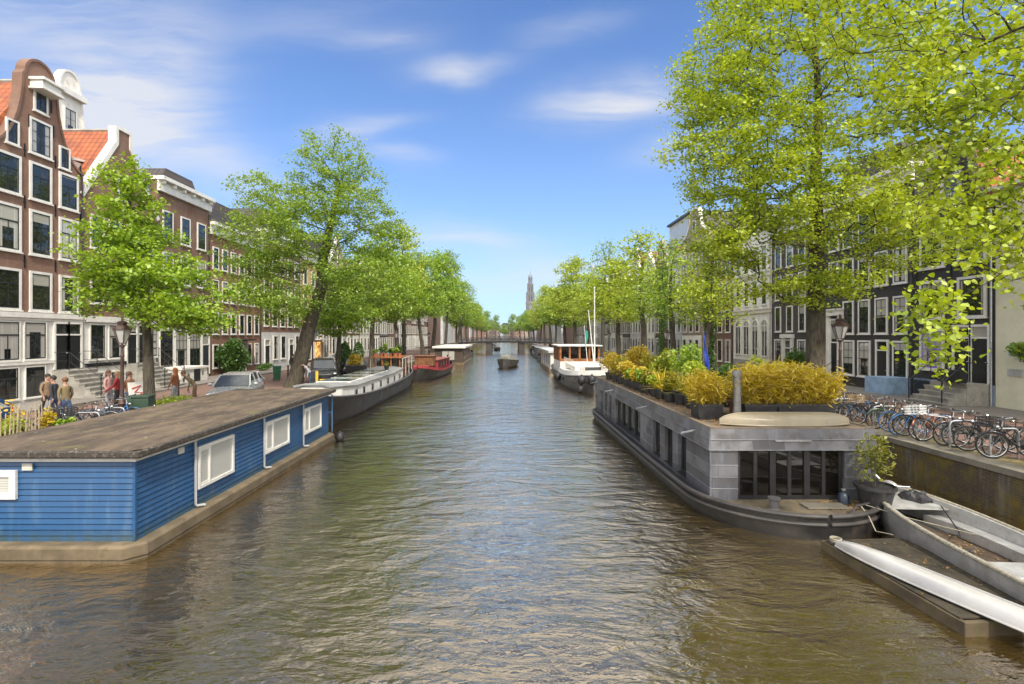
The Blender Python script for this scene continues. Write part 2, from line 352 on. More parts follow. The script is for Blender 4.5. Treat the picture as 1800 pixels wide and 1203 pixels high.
# ------------------------------------------------------------------ houses
pane_dark = glass('pane_dark', amount=.2)
pane_mid = glass('pane_mid', amount=.5)
pane_curt = glass('pane_curtain', light=(.50, .48, .43), amount=.95)
pane_blind = glass('pane_blind', light=(.42, .40, .36), amount=1.4)
PANES = [pane_dark, pane_mid, pane_curt]
_wc = {}
def window(parent, x, z, wd, h, style='A', frame=white, sash=dark_sash, pane=None, yo=0., fw=.10, lab=None):
    """x, z = bottom centre on the facade; frame proud of the wall, pane behind the sash"""
    key = (round(wd, 2), round(h, 2), style, frame.name, sash.name, fw)
    if key not in _wc:
        b = MB(); a = wd/2
        b.slot(0); b.box(-a, -a+fw, -.07, .0, 0, h); b.box(a-fw, a, -.07, .0, 0, h); b.box(-a+fw, a-fw, -.07, .0, h-fw, h); b.box(-a-.04, a+.04, -.11, .0, -.07, 0); b.box(-a+fw, a-fw, -.068, .0, 0, fw*.7)
        x0, x1, z0, z1 = -a+fw, a-fw, fw*.7, h-fw; s = .045
        b.slot(1); b.box(x0, x0+s, -.05, 0, z0, z1); b.box(x1-s, x1, -.05, 0, z0, z1); b.box(x0+s, x1-s, -.05, 0, z0, z0+s*1.3); b.box(x0+s, x1-s, -.05, 0, z1-s, z1)
        zi0, zi1 = z0+s*1.3, z1-s
        if style == 'A':
            zt = lerp(z0, z1, .66); b.box(x0+s, x1-s, -.055, 0, zt-.03, zt+.03); b.box(-.018, .018, -.045, 0, zi0, zt-.03)
        elif style == 'S':
            zt = lerp(z0, z1, .5); b.box(x0+s, x1-s, -.055, 0, zt-.025, zt+.025)
        elif style == 'D':
            b.box(-.03, .03, -.05, 0, zi0, zi1)
            for q in (1/3, 2/3): zt = lerp(zi0, zi1, q); b.box(x0+s, -.03, -.042, 0, zt-.012, zt+.012); b.box(.03, x1-s, -.042, 0, zt-.012, zt+.012)
        elif style.startswith('G'):
            nx, nz = int(style[1]), int(style[2])
            if frame is white and len(style) > 3: b.slot(0)
            for i in range(1, nx): q = lerp(x0+s, x1-s, i/nx); b.box(q-.013, q+.013, -.046, 0, zi0, zi1)
            for j in range(1, nz): q = lerp(zi0, zi1, j/nz); e = .026 if j*2 == nz else .013; b.box(x0+s, x1-s, -.042 if e < .02 else -.055, 0, q-e, q+e)
        p = MB(); p.box(x0, x1, -.03, -.004, z0, z1)
        _wc[key] = (b.mesh('window', [frame, sash]), p.v, p.f)
    me, pv, pf = _wc[key]
    o = link('window', me, parent, (x, yo, z))
    if lab: o['label'] = lab
    pm = pane or rnd.choices(PANES, (5, 3, 2))[0]
    k2 = key+(pm.name,)
    if k2 not in _wc:
        q = MB(); q.add(pv, pf); _wc[k2] = q.mesh('pane', pm)
    link('pane', _wc[k2], o)
    return o
def door(parent, x, z, wd, h, dm=black_paint, frame=white, top=.55, yo=0., dbl=False):
    b = MB(); a = wd/2; H = h+top; f = .11
    b.box(-a-f, -a, -.09, 0, 0, H+f); b.box(a, a+f, -.09, 0, 0, H+f); b.box(-a, a, -.09, 0, H, H+f); b.box(-a, a, -.085, 0, h, h+.08)
    fr = b.build('door_frame', frame, parent, loc=(x, yo, z))
    if top > .15:
        p = MB(); p.box(-a, a, -.03, -.004, h+.08, H); p.build('pane', pane_dark, fr)
    d = MB(); d.box(-a, a, -.045, 0, 0, h)
    hw = [(-a, a)] if not dbl else [(-a, -.02), (.02, a)]
    for q0, q1 in hw:
        for z0, z1 in ((.12, h*.42), (h*.48, h-.12)):
            d.box(q0+.11, q1-.11, -.065, -.045, z0, z1)
    dd = d.build('door', dm, parent, loc=(x, yo, z), bevel=.008)
    k = MB(); k.blob((a-.07 if not dbl else -.06, -.085, h*.47), .03, .03, .03, 8, 6); k.build('handle', galv, dd, True)
    return dd
def ribbon(mb, pts, wd, y0, y1):
    """flat moulding following an xz polyline, wd thick (outwards = left of travel)"""
    n = len(pts); P = [Vector((p[0], p[1])) for p in pts]; off = []
    for i in range(n):
        d = (P[min(i+1, n-1)]-P[max(i-1, 0)]).normalized(); off.append(P[i]+Vector((-d.y, d.x))*wd)
    mb.loft([[(P[i].x, y0, P[i].y), (off[i].x, y0, off[i].y), (off[i].x, y1, off[i].y), (P[i].x, y1, P[i].y)] for i in range(n)])
def gable(kind, w, ze, zt):
    """outline from right eave to left eave (counter-clockwise seen from the street is mirrored later)"""
    a = w/2; H = zt-ze; half = []
    if kind == 'neck':
        nw = w*.14
        for i in range(9):
            t = i/8; half.append((lerp(a, nw+.15, math.sin(t*math.pi/2)**.9), ze+H*.80*(1-math.cos(t*math.pi/2))**.85 if i else ze))
        half.append((nw+.02, ze+H*.84))
        for i in range(1, 7): q = i/6*math.pi/2; half.append(((nw+.02)*math.cos(q), ze+H*.84+H*.16*math.sin(q)))
    elif kind == 'bell':
        for i in range(11):
            t = i/10; half.append((a*(1-t)**.9*(1-.25*math.sin(t*math.pi))+.02*(1-t)+ (0.16*w*math.sin(math.pi*min(1, t*1.05))*t), ze+H*(t**1.15)))
        half[-1] = (0, zt)
    elif kind == 'step':
        k = 5
        for i in range(k): xx = a*(1-i/k); half += [(xx, ze+H*i/k), (xx, ze+H*(i+1)/k)]
        half.append((0, zt))
    elif kind == 'spout':
        nw = .45; half = [(a, ze), (nw, zt-.9), (nw, zt), (0, zt)]
    elif kind == 'cornice':
        half = [(a, ze), (a, zt), (0, zt)]
    else: half = [(a, ze), (0, zt)]
    left = [(-x, z) for x, z in reversed(half[:-1])] if half[-1][0] == 0 else [(-x, z) for x, z in reversed(half)]
    return half+left
HOUSES = []
def house(label, side, y0, y1, ze, zt, wall, kind='cornice', roof=None, trim=white, depth=10., name='canal_house', roofz=None, group=None, trimw=.16, cat='house'):
    w = y1-y0-.015; ry = R(90) if side < 0 else R(-90)
    root = thing(name, label, cat, (XL if side < 0 else XR, (y0+y1)/2, SZ), ry, group)
    b = MB(); b.box(-w/2, w/2, 0, depth, -.3, ze)
    g = gable(kind, w, ze, zt) if zt > ze+.05 else None
    if g: b.prism(g, 0, .38)
    b.build('wall', wall, root)
    if g:
        tb = MB()
        if kind == 'cornice':
            tb.box(-w/2-.02, w/2+.02, -.22, -.001, zt-.95, zt-.55); tb.box(-w/2-.02, w/2+.02, -.12, -.001, zt-.55, zt-.22); tb.box(-w/2-.06, w/2+.06, -.48, .45, zt-.22, zt+.03)
            for i in range(max(3, int(w/.9))):
                xx = lerp(-w/2+.25, w/2-.25, i/(max(3, int(w/.9))-1)); tb.box(xx-.07, xx+.07, -.40, -.12, zt-.45, zt-.22)
        else: ribbon(tb, list(reversed(g)), trimw, -.06, .42)
        tb.build('cornice' if kind == 'cornice' else 'gable_trim', trim, root)
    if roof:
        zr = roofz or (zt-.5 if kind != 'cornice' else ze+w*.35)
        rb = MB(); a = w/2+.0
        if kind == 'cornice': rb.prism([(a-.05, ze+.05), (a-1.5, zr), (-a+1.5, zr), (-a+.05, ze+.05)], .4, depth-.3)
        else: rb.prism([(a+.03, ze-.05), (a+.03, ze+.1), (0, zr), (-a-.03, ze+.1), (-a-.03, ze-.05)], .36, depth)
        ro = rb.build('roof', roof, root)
        if kind != 'cornice':
            rr = MB(); rr.tube([(0, .4, zr+.01), (0, depth, zr+.01)], .10, 6); rr.build('ridge', stone, ro)
    dp = MB(); dp.tube([(w/2-.12, -.075, ze-.1), (w/2-.12, -.075, .1)], .045, 8); dp.build('drainpipe', rnd.choice((galv, dark_metal, dark_metal)), root, True)
    HOUSES.append(root); return root, w
def row(root, w, z, h, n, ww, style='A', margin=.5, skip=(), yo=0., pane=None, frame=white, sash=dark_sash):
    for i in range(n):
        if i in skip: continue
        x = lerp(-w/2+margin+ww/2, w/2-margin-ww/2, i/(n-1) if n > 1 else .5)
        window(root, x, z, ww, h, style, frame, sash, pane, yo)
def stoop(root, x, wd, top, n, proj0=1.0, tread=.27, mat=None, rail=True):
    b = MB(); rise = top/n
    b.box(x-wd/2, x+wd/2, -proj0, -.02, -.1, top)
    for i in range(1, n): b.box(x-wd/2+.02, x+wd/2-.02, -proj0-tread*i, -proj0-tread*(i-1)-.001, -.1, top-rise*i)
    for i in range(0, n): b.box(x-wd/2-.02, x+wd/2+.02, -proj0-tread*i-.035, -proj0-tread*i+.2, top-rise*i-.05, top-rise*i+.012)
    st = b.build('stoop', mat or stone, root)
    if rail:
        e = wd/2-.06
        for sx in (-e, e):
            r = MB(); p0 = (x+sx, -proj0, top+.95); p1 = (x+sx, -proj0-tread*(n-1), rise+.9)
            r.tube([(x+sx, -.1, top+.95), p0, p1], .018, 6); r.tube([(x+sx, -.1, top+.5), (x+sx, -proj0, top+.5), (p1[0], p1[1], p1[2]-.45)], .012, 5)
            r.tube([(x+sx, p1[1], .0), p1, (p1[0], p1[1], p1[2]+.12)], .028, 6); r.tube([(x+sx, -proj0, top), p0], .02, 6)
            r.blob((p1[0], p1[1], p1[2]+.16), .05, .05, .05, 8, 6)
            r.build('railing', black_paint, root, True)
    return st
def anchors(root, pts):
    for x, z in pts:
        b = MB(); b.box(-.022, .022, -.05, .0, 0, .62); b.box(-.05, .05, -.045, .0, .28, .33); b.build('wall_anchor', black_paint, root, loc=(x, 0, z))
def base_band(root, w, h, mat=white, name='plinth', y=-.05):
    b = MB(); b.box(-w/2, w/2, y, -.001, 0, h); return b.build(name, mat, root)

MO = (.20, .145, .105)
red_brick = brick('red_brick', (.255, .122, .078), (.20, .096, .063), MO)
brown_brick = brick('brown_brick', (.22, .105, .066), (.17, .083, .055), MO)
orange_brick = brick('orange_brick', (.29, .115, .058), (.22, .09, .048), MO)
pale_brick = brick('pale_brick', (.34, .24, .17), (.28, .19, .13))
dark_brick = brick('dark_brick', (.065, .045, .04), (.048, .036, .033), mortar=(.09, .08, .07))
ochre = M('ochre_render', (.44, .32, .14), .8, .15, 1, .2)
offw = M('offwhite_render', (.70, .67, .60), .75, .1, .8, .2, dirt=((.36, .31, .24), .6))
palegrey = M('palegrey_render', (.46, .46, .45), .75, .15, .8, .2, dirt=((.22, .2, .18), .5))
greenish = M('pale_cream_render', (.62, .59, .44), .8, .08, .7, .15, dirt=((.48, .46, .31), .5))
blue_grey = M('blue_grey_plinth', (.16, .20, .28), .7, .15, 1.5, .15)
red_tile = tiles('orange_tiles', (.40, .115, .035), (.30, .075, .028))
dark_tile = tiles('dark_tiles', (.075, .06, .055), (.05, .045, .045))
blue_door = M('blue_door_paint', (.02, .10, .36), .4, .1, 2, .05)
purple = M('purple_paint', (.22, .12, .55), .45, .1, 2, .05)

# --- left bank
h1, w1 = house('tall red brick house with curved neck gable and white hoist beam', -1, 22.8, 28.0, 12.0, 16.8, red_brick, 'neck', red_tile, brown_brick, roofz=15.9, trimw=.12)
bx = (-1.66, .02, 1.66)
for (z, h) in ((9.95, 1.85), (7.25, 2.2), (4.5, 1.95)):
    for i, x in enumerate(bx): window(h1, x, z, (1.28, 1.22, 1.2)[i], h, 'A', pane=[pane_mid, pane_dark, pane_dark][i] if z > 9 else (pane_curt if z > 7 and i != 1 else pane_mid), fw=.12)
window(h1, .02, 12.2, 1.25, 1.75, 'D', pane=pane_mid, fw=.11); window(h1, -1.45, 12.25, .66, 1.15, 'D', fw=.09); window(h1, 1.4, 12.0, .66, 1.15, 'D', fw=.09)
window(h1, .02, 14.35, .78, 1.1, 'D', fw=.10)
b = MB(); b.box(-.62, .62, -.75, .1, 15.72, 15.86); b.box(-.54, .54, -.62, .1, 15.4, 15.72); b.box(-.62, .62, -.70, .1, 15.28, 15.40); b.build('hoist_beam', white, h1, bevel=.02)
b = MB(); b.box(-w1/2-.02, w1/2+.02, -.2, -.001, 4.16, 4.4); b.box(-w1/2, w1/2, -.12, -.001, 4.02, 4.16); b.build('cornice', white, h1)
base_band(h1, w1, 4.02, white, 'shopfront', -.06)
b = MB(); b.box(-w1/2-.02, .75, -.16, -.061, 1.9, 2.06); b.build('sill', white, h1)
for x in (-1.75, -.35): window(h1, x, 2.12, 1.22, 1.86, 'A', pane=pane_blind, yo=-.061, fw=.05); window(h1, x, .3, 1.1, 1.5, 'A', pane=pane_mid, yo=-.061, fw=.04)
for x in (1.12, 1.95): door(h1, x, 1.55, .72, 1.75, yo=-.061, top=.6)
stoop(h1, 1.55, 1.9, 1.5, 7, .9)
anchors(h1, [(x, z) for x in (-.83, .86, 2.42) for z in (6.55, 9.4, 11.9)]+[(-.6, 13.4), (.75, 13.4), (.62, 14.6)])

h2, w2 = house('brick house with steep orange tiled roof and white edged gable', -1, 28.0, 34.0, 10.9, 15.6, brown_brick, 'spout', red_tile, white, roofz=15.7, trimw=.26)
for z, h in ((8.2, 1.9), (5.1, 2.2)): row(h2, w2, z, h, 4, 1.0, 'A', .45, pane=pane_curt if z < 6 else None)
window(h2, 0, 11.4, 1.0, 1.5, 'D')
base_band(h2, w2, 4.3, white, 'shopfront', -.06)
b = MB(); b.box(-w2/2, w2/2, -.2, -.061, 4.05, 4.38); b.build('cornice', white, h2)
for x in (-2.1, -.75): window(h2, x, 1.95, 1.15, 2.0, 'A', pane=pane_curt, yo=-.061, fw=.06); window(h2, x, .1, .85, 1.1, 'P', pane=pane_dark, yo=-.061, fw=.05)
b = MB(); b.box(-w2/2+.05, .05, -.15, -.061, 1.55, 1.75); b.build('dark_band', black_paint, h2)
for x in (.55, 1.5): door(h2, x, 1.6, .78, 1.75, yo=-.061, top=.55)
stoop(h2, 1.05, 2.0, 1.55, 7, .8)
window(h2, 2.45, 1.9, .8, 2.0, 'G24', yo=-.061, fw=.05)
anchors(h2, [(x, 7.4) for x in (-1.5, 0, 1.5)])
b = MB(); b.box(-2.2, -1.55, 1.2, 2.6, 12.1, 13.15); b.prism([(-2.3, 13.15), (-1.4, 13.3), (-1.5, 13.4), (-2.3, 13.3)], 1.1, 2.7); b.build('dormer', white, h2)

h3, w3 = house('house with deep white cornice and white grid paned ground floor', -1, 34.0, 40.0, 12.8, 13.9, brown_brick, 'cornice', dark_tile)
row(h3, w3, 9.8, 2.0, 3, 1.1, 'A', .5); row(h3, w3, 6.9, 2.1, 3, 1.1, 'A', .5); row(h3, w3, 4.4, 1.8, 3, 1.1, 'A', .5)
base_band(h3, w3, 3.9, white, 'shopfront', -.06)
for x in (-2.2, -.6, 1.0): window(h3, x, .9, 1.45, 2.8, 'G34', yo=-.061, fw=.08, pane=pane_dark)
door(h3, 2.35, .35, .85, 2.2, M('blue_grey_door', (.03, .035, .045), .4), yo=-.061, top=.8)
b = MB(); b.box(-w3/2, 0, -1.6, -.1, 0, 1.0); b.box(-w3/2-.05, .05, -1.68, -.1, 1.0, 1.14); b.build('cellar_entrance', offw, h3)
b = MB(); b.box(-1.6, -.9, -1.63, -1.6, .1, .95); b.build('cellar_door', black_paint, h3)
g_ = MB()
for k in range(9):
    xx, zz = rnd.choice((-2.6, -2.2, -.5)) + rnd.uniform(-.2, .2), rnd.uniform(.25, .8)
    g_.tube([(xx+.12*math.sin(a_*1.7+k), -1.612, zz+.1*math.cos(a_*1.3+k)) for a_ in range(6)], .012, 4)
g_.build('scribble', black_paint, h3)
b = MB(); b.box(-w3/2+.5, -w3/2+1.1, 3, 3.6, 13.5, 15.4); b.build('chimney', red_brick, h3)

h4, w4 = house('orange brick house with bright blue door beyond the ivy bush', -1, 40.0, 48.5, 11.2, 12.2, orange_brick, 'cornice', dark_tile)
for z in (8.6, 6.0, 3.4): row(h4, w4, z, 1.75, 6, .85, 'S', .45)
row(h4, w4, .7, 1.9, 6, .8, 'S', .45, skip=(2, 3))
door(h4, -.85, .15, .85, 2.0, blue_door, top=.5); door(h4, .85, .15, .85, 2.0, black_paint, top=.5)
b = MB(); b.box(-1.6, 1.6, -.9, -.02, 2.85, 2.97); b.build('porch_canopy', dark_metal, h4)
h5, w5 = house('brown brick house with pale grey ground floor, left of the café', -1, 48.5, 58.0, 12.4, 13.4, brown_brick, 'cornice', dark_tile)
for z in (9.5, 6.7, 4.2): row(h5, w5, z, 1.9, 5, 1.1, 'A', .6)
base_band(h5, w5, 3.6, palegrey, 'plinth', -.06); row(h5, w5, .9, 2.4, 5, 1.1, 'A', .6, skip=(0, 3), yo=-.061); door(h5, -3.6, .1, .95, 2.2, yo=-.061); door(h5, 2.0, .1, .95, 2.2, yo=-.061)
h6, w6 = house('ochre and brick corner café with arched window and warm lit interior', -1, 58.0, 68.0, 12.0, 13.0, ochre, 'cornice', dark_tile, cat='café')
for z in (9.2, 6.6): row(h6, w6, z, 1.8, 4, 1.1, 'A', .8)
base_band(h6, w6, 5.4, orange_brick, 'brick_front', -.08)
def arch_win(root, x, z, wd, h, yo, pane):
    b = MB(); out = [(wd/2, 0)]+[(wd/2*math.cos(q*math.pi/10), h-wd/2+wd/2*math.sin(q*math.pi/10)) for q in range(11)]+[(-wd/2, 0)]
    ribbon(b, list(out), -.14, -.09, -.001); b.box(-.04, .04, -.06, -.001, 0, h-.1); b.box(-wd/2, wd/2, -.07, -.001, h-wd/2-.05, h-wd/2+.05); b.box(-wd/2-.1, wd/2+.1, -.12, -.001, -.1, 0)
    o = b.build('window', white, root, loc=(x, yo, z)); p = MB(); p.prism(out, -.03, -.003); p.build('pane', pane, o); return o
def lit_mat():
    m, t, p = new_mat('lit_cafe_glass'); o = t.obj()
    c = t.mix(t.ramp(t.noise(o, 2.2, 3), .4, .65), (.25, .09, .015), (1., .55, .16))
    t.set(p.inputs['Emission Color'], c); p.inputs['Emission Strength'].default_value = 1.1; p.inputs['Base Color'].default_value = (.05, .03, .02, 1); p.inputs['Roughness'].default_value = .05
    return m
lit = lit_mat()
arch_win(h6, -3.2, .5, 2.4, 4.3, -.081, pane_dark); 
b = MB(); b.box(-.9, .9, -.16, -.142, .6, 2.5); b.build('lit_window', lit, h6)
arch_win(h6, .0, .5, 2.2, 4.2, -.081, pane_mid); arch_win(h6, 3.1, .5, 2.2, 4.2, -.081, pane_dark)
b = MB(); b.box(-1.4, 1.5, -1.0, -.09, 2.75, 2.88); b.build('awning', M('awning', (.5, .47, .42), .7), h6)
# white neck gable behind
bk = thing('canal_house', 'pale stone gable with rounded top rising behind the tall red brick house', 'house', (-31.5, 37.2, SZ), R(90))
b = MB(); b.box(-2.6, 2.6, 0, 8, 0, 16.5); b.prism(gable('neck', 5.2, 16.5, 22.4), 0, .4); b.build('wall', offw, bk)
b = MB(); b.box(-1.15, 1.15, -.35, 0, 20.6, 21.0); ribbon(b, list(reversed(gable('neck', 5.2, 16.5, 22.4))), .14, -.08, .45); b.build('gable_trim', white, bk); window(bk, 0, 17.6, 1.1, 2.2, 'D', yo=-.01)
# ordinary terrace further along
def terrace(side, y, ylast, seedn, walls, landmark):
    r = random.Random(seedn); i = 0
    gnames = {'cornice': 'straight white cornice', 'neck': 'curved neck gable', 'bell': 'bell shaped gable', 'step': 'stepped gable', 'spout': 'plain pointed gable'}
    while y < ylast:
        w_ = r.uniform(5.2, 8.2); mat, mn = walls[i % len(walls)] if i < len(walls) else r.choice(walls)
        k = r.choice(('cornice', 'cornice', 'neck', 'bell', 'spout', 'step')); ze = r.uniform(10.3, 13.6)+(1.5 if side > 0 else 0); zt = ze+(1.0 if k == 'cornice' else r.uniform(3, 4.2))
        rt = r.choice((red_tile, dark_tile, dark_tile))
        lb = '%s house with %s, %s beyond %s' % (mn, gnames[k], ORD[i], landmark)
        h, w2_ = house(lb, side, y, y+w_, ze, zt, mat, k, rt, group='terraced canal houses further along the canal')
        n = 3 if w_ < 6.6 else 4; st = r.choice(('A', 'G24', 'S', 'A')); fl = 4 if ze > 11.6 else 3; fh = (ze-.6-3.4)/(fl-1)
        for f in range(fl-1): row(h, w2_, 3.7+f*fh, min(2.1, fh-.75), n, 1.05, st, .5)
        if k != 'cornice': window(h, 0, ze+.3, 1., 1.5, 'D')
        bm = r.choice((white, palegrey, charcoal, offw, None))
        if bm: base_band(h, w2_, 3.3, bm, 'plinth', -.05)
        dk = r.randrange(n); row(h, w2_, .8, 2.1, n, 1.05, st, .5, skip=(dk,), yo=-.051)
        door(h, lerp(-w2_/2+1.03, w2_/2-1.03, dk/(n-1)), .35, .9, 2.0, r.choice((black_paint, dark_metal, blue_door, wood_brown)), yo=-.051, top=.5)
        y += w_; i += 1
terrace(-1, 68.0, 150, 11, [(pale_brick, 'pale brick'), (red_brick, 'red brick'), (offw, 'off-white rendered'), (brown_brick, 'brown brick'), (palegrey, 'pale grey rendered'), (orange_brick, 'orange brick')], 'the left café')

# --- right bank (local +x points towards the camera)
r1, v1 = house('pale cream rendered house with orange tiled roof and iron side gate, at the right edge', 1, 12.0, 22.9, 9.8, 9.8, greenish, 'none', None, name='rendered_house')
b = MB(); b.prism([(-v1/2-.1, 9.75), (v1/2+.1, 9.75), (v1/2+.1, 9.9), (-v1/2-.1, 9.9)], -.3, .2); b.build('gutter', white, r1)
b = MB(); b.add([(-v1/2,-.25,9.9),(v1/2,-.25,9.9),(v1/2,5,14.6),(-v1/2,5,14.6),(v1/2,10,9.9),(-v1/2,10,9.9)], [(0,1,2,3),(3,2,4,5),(0,3,5),(1,4,2)])
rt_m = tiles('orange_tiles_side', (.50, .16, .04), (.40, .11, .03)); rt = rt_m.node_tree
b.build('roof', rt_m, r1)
b = MB()
for i in range(13): b.tube([(-3.3+i*.13, -.12, .15), (-3.3+i*.13, -.12, 2.2)], .014, 5)
b.box(-3.35, -1.7, -.14, -.10, .12, .17); b.box(-3.35, -1.7, -.14, -.10, 2.08, 2.13); b.build('side_gate', black_paint, r1)
b = MB(); b.box(-4.75, -4.3, -.05, -.001, 2.45, 2.95); b.build('notice', M('notice_blue', (.03, .22, .45), .4), r1)
b = MB(); b.box(-4.85, -4.2, -.06, -.001, 1.55, 1.85); b.build('letter_plate', M('plate_grey', (.4, .4, .38), .4), r1)
window(r1, -1.5, 3.4, 1.2, 2.0, 'A'); window(r1, 2, 3.4, 1.2, 2., 'A'); window(r1, 2, 6.6, 1.2, 2., 'A'); window(r1, -1.0, 6.6, 1.2, 2., 'A')

r2, v2 = house('black house with purple barred ground floor window and blue grey basement', 1, 22.9, 27.4, 9.3, 12.6, charcoal, 'neck', red_tile, charcoal, roofz=12.4, trimw=.12)
for z, h in ((6.75, 1.75), (4.15, 1.95)):
    for x in (-1.12, 1.12): window(r2, x, z, 1.5, h, 'G43', pane=pane_dark if x < 0 else pane_mid, fw=.13)
window(r2, 0, 9.7, 1.15, 1.55, 'G23w', sash=white, fw=.14)
window(r2, -1.12, 1.55, 1.5, 2.1, 'G34', sash=purple, pane=pane_blind, fw=.13, lab='window with purple glazing bars')
for x in (.62, 1.55): door(r2, x, 1.1, .8, 2.05, yo=0., top=.55)
base_band(r2, v2, 1.05, blue_grey, 'plinth', -.06)
stoop(r2, 1.05, 2.0, 1.1, 5, 1.1)
b = MB(); b.box(1.0, 2.2, -1.55, -1.2, 1.15, 1.72); b.build('flower_box', black_paint, r2, bevel=.02)
b = MB(); b.box(-2.2, -.2, -.08, -.061, .15, .95); b.build('basement_shutter', black_paint, r2)
anchors(r2, [(x, z) for x in (-2.1, 0, 2.1) for z in (6.2, 8.6)])
r3, v3 = house('wide black house with white pilastered door, behind the right lamp', 1, 27.4, 35.0, 11.6, 12.6, charcoal, 'cornice', dark_tile)
for z, h in ((8.9, 1.9), (6.2, 2.0)): row(r3, v3, z, h, 5, 1.0, 'G24', .45)
row(r3, v3, 3.4, 2.1, 5, 1.0, 'G24', .45, skip=(0,)); row(r3, v3, .8, 2.2, 5, 1.1, 'G24', .4, skip=(0, 3), pane=pane_curt)
b = MB(); b.box(-3.55, -3.2, -.16, -.001, .6, 4.6); b.box(-2.35, -2.0, -.16, -.001, .6, 4.6); b.box(-3.65, -1.9, -.3, -.001, 4.6, 4.95); b.box(-3.75, -1.8, -.4, -.001, 4.95, 5.05); b.build('door_surround', white, r3, bevel=.01)
door(r3, -2.77, .6, .64, 2.2, yo=-.01, top=1.5); door(r3, 1.5, .3, .8, 2.1)
stoop(r3, -2.77, 1.6, .7, 4, .6)
b = MB(); b.box(2.0, 3.6, -1.4, -.05, 0, 1.0); b.build('cellar_entrance', M('pale_blue_paint', (.25, .36, .5), .6), r3)
r4, v4 = house('narrow black house with three slim upper windows, next to the white ornate house', 1, 35.0, 42.0, 11.2, 12.2, dark_brick, 'cornice', dark_tile)
for z, h in ((8.6, 1.9), (6.1, 1.9)): row(r4, v4, z, h, 4, .9, 'S', .6)
row(r4, v4, 3.6, 2.0, 4, .85, 'S', .6, pane=pane_dark); row(r4, v4, .7, 2.3, 4, 1.15, 'G34', .5, skip=(1,), pane=pane_mid)
b = MB(); b.box(-1.75, -1.5, -.14, -.001, .2, 3.1); b.box(-.55, -.3, -.14, -.001, .2, 3.1); b.box(-1.85, -.2, -.25, -.001, 3.1, 3.4); b.build('door_surround', white, r4)
door(r4, -1.02, .2, .7, 2.1, yo=-.01, top=.6)
r5, v5 = house('white ornate stone house with arched windows and stone bands', 1, 42.0, 49.0, 12.0, 13.2, offw, 'cornice', dark_tile)
for z, h in ((8.8, 2.0), (5.9, 2.2)): row(r5, v5, z, h, 4, .85, 'S', .7, pane=pane_dark)
for z in (5.2, 8.3): b = MB(); b.box(-v5/2, v5/2, -.14, -.001, z, z+.3); b.box(-v5/2, v5/2, -.2, -.001, z+.3, z+.38); b.build('stone_band', cream, r5)
for i in range(4): arch_win(r5, lerp(-2.4, 2.4, i/3), 1.6, .95, 3.0, 0, pane_dark)
base_band(r5, v5, 1.1, stone)
r6, v6 = house('red brick house with tall white framed windows, beyond the white ornate house', 1, 49.0, 55.0, 12.3, 13.3, red_brick, 'cornice', dark_tile)
for z, h in ((9.3, 2.0), (6.4, 2.2), (3.6, 2.2)): row(r6, v6, z, h, 3, 1.1, 'A', .6)
row(r6, v6, .7, 2.2, 3, 1.1, 'A', .6, skip=(0,)); door(r6, -1.85, .2, .9, 2.1)
terrace(1, 55.0, 160, 23, [(pale_brick, 'pale brick'), (palegrey, 'pale grey rendered'), (brown_brick, 'brown brick'), (offw, 'off-white rendered'), (palegrey, 'pale grey rendered'), (dark_brick, 'dark brick')], 'the right red brick house')
# ------------------------------------------------------------------ trees and plants
def np_mesh(name, verts, nper, mats, faces=None):
    """verts (N*nper,3): one n-gon per leaf, or faces given per leaf"""
    me = bpy.data.meshes.new(name); nv = len(verts)
    me.vertices.add(nv); me.vertices.foreach_set('co', np.ascontiguousarray(verts, np.float32).ravel())
    if faces is None: idx = np.arange(nv); tot = np.full(nv//nper, nper)
    else:
        k = nv//nper; idx = (np.arange(k)[:, None, None]*nper+np.array(faces)[None]).ravel(); tot = np.full(k*len(faces), len(faces[0]))
    me.loops.add(len(idx)); me.loops.foreach_set('vertex_index', idx.astype(np.int32))
    me.polygons.add(len(tot)); st = np.concatenate([[0], np.cumsum(tot)[:-1]])
    me.polygons.foreach_set('loop_start', st.astype(np.int32)); me.polygons.foreach_set('loop_total', tot.astype(np.int32))
    me.materials.append(mats); me.update(calc_edges=True); return me
LEAF4 = np.array([(0, -.5, 0), (.36, -.05, .03), (0, .5, 0), (-.36, -.05, .03)])
LEAF6 = np.array([(0, -.45, 0), (.42, -.28, .07), (.36, .16, .05), (0, .55, -.03), (-.36, .16, .05), (-.42, -.28, .07)])
BLADE = np.array([(0, -.5, 0), (.09, -.1, .02), (0, .5, -.05), (-.09, -.1, .02)])
def leaves(name, cen, size, mat, rs, shape=LEAF4, up=.6, along=None, sizevar=.5, parent=None, obj=True):
    n = len(cen); nrm = rs.normal(size=(n, 3)); nrm[:, 2] = np.abs(nrm[:, 2])+up; nrm /= np.linalg.norm(nrm, axis=1)[:, None]
    a = rs.normal(size=(n, 3)) if along is None else along+rs.normal(size=(n, 3))*.35
    if along is None: a[:, 2] -= .5
    y = a-nrm*(a*nrm).sum(1)[:, None]; y /= np.linalg.norm(y, axis=1)[:, None]+1e-9; x = np.cross(y, nrm)
    s = size*(1+sizevar*rs.uniform(-1, 1, n))[:, None, None]
    P = cen[:, None, :]+s*(shape[None, :, 0:1]*x[:, None]+shape[None, :, 1:2]*y[:, None]+shape[None, :, 2:3]*nrm[:, None])
    nper = len(shape); fc = [(0, 1, 2, 3), (0, 3, 4, 5)] if nper == 6 else None
    me = np_mesh(name, P.reshape(-1, 3), nper, mat, fc)
    return link(name, me, parent) if obj else me
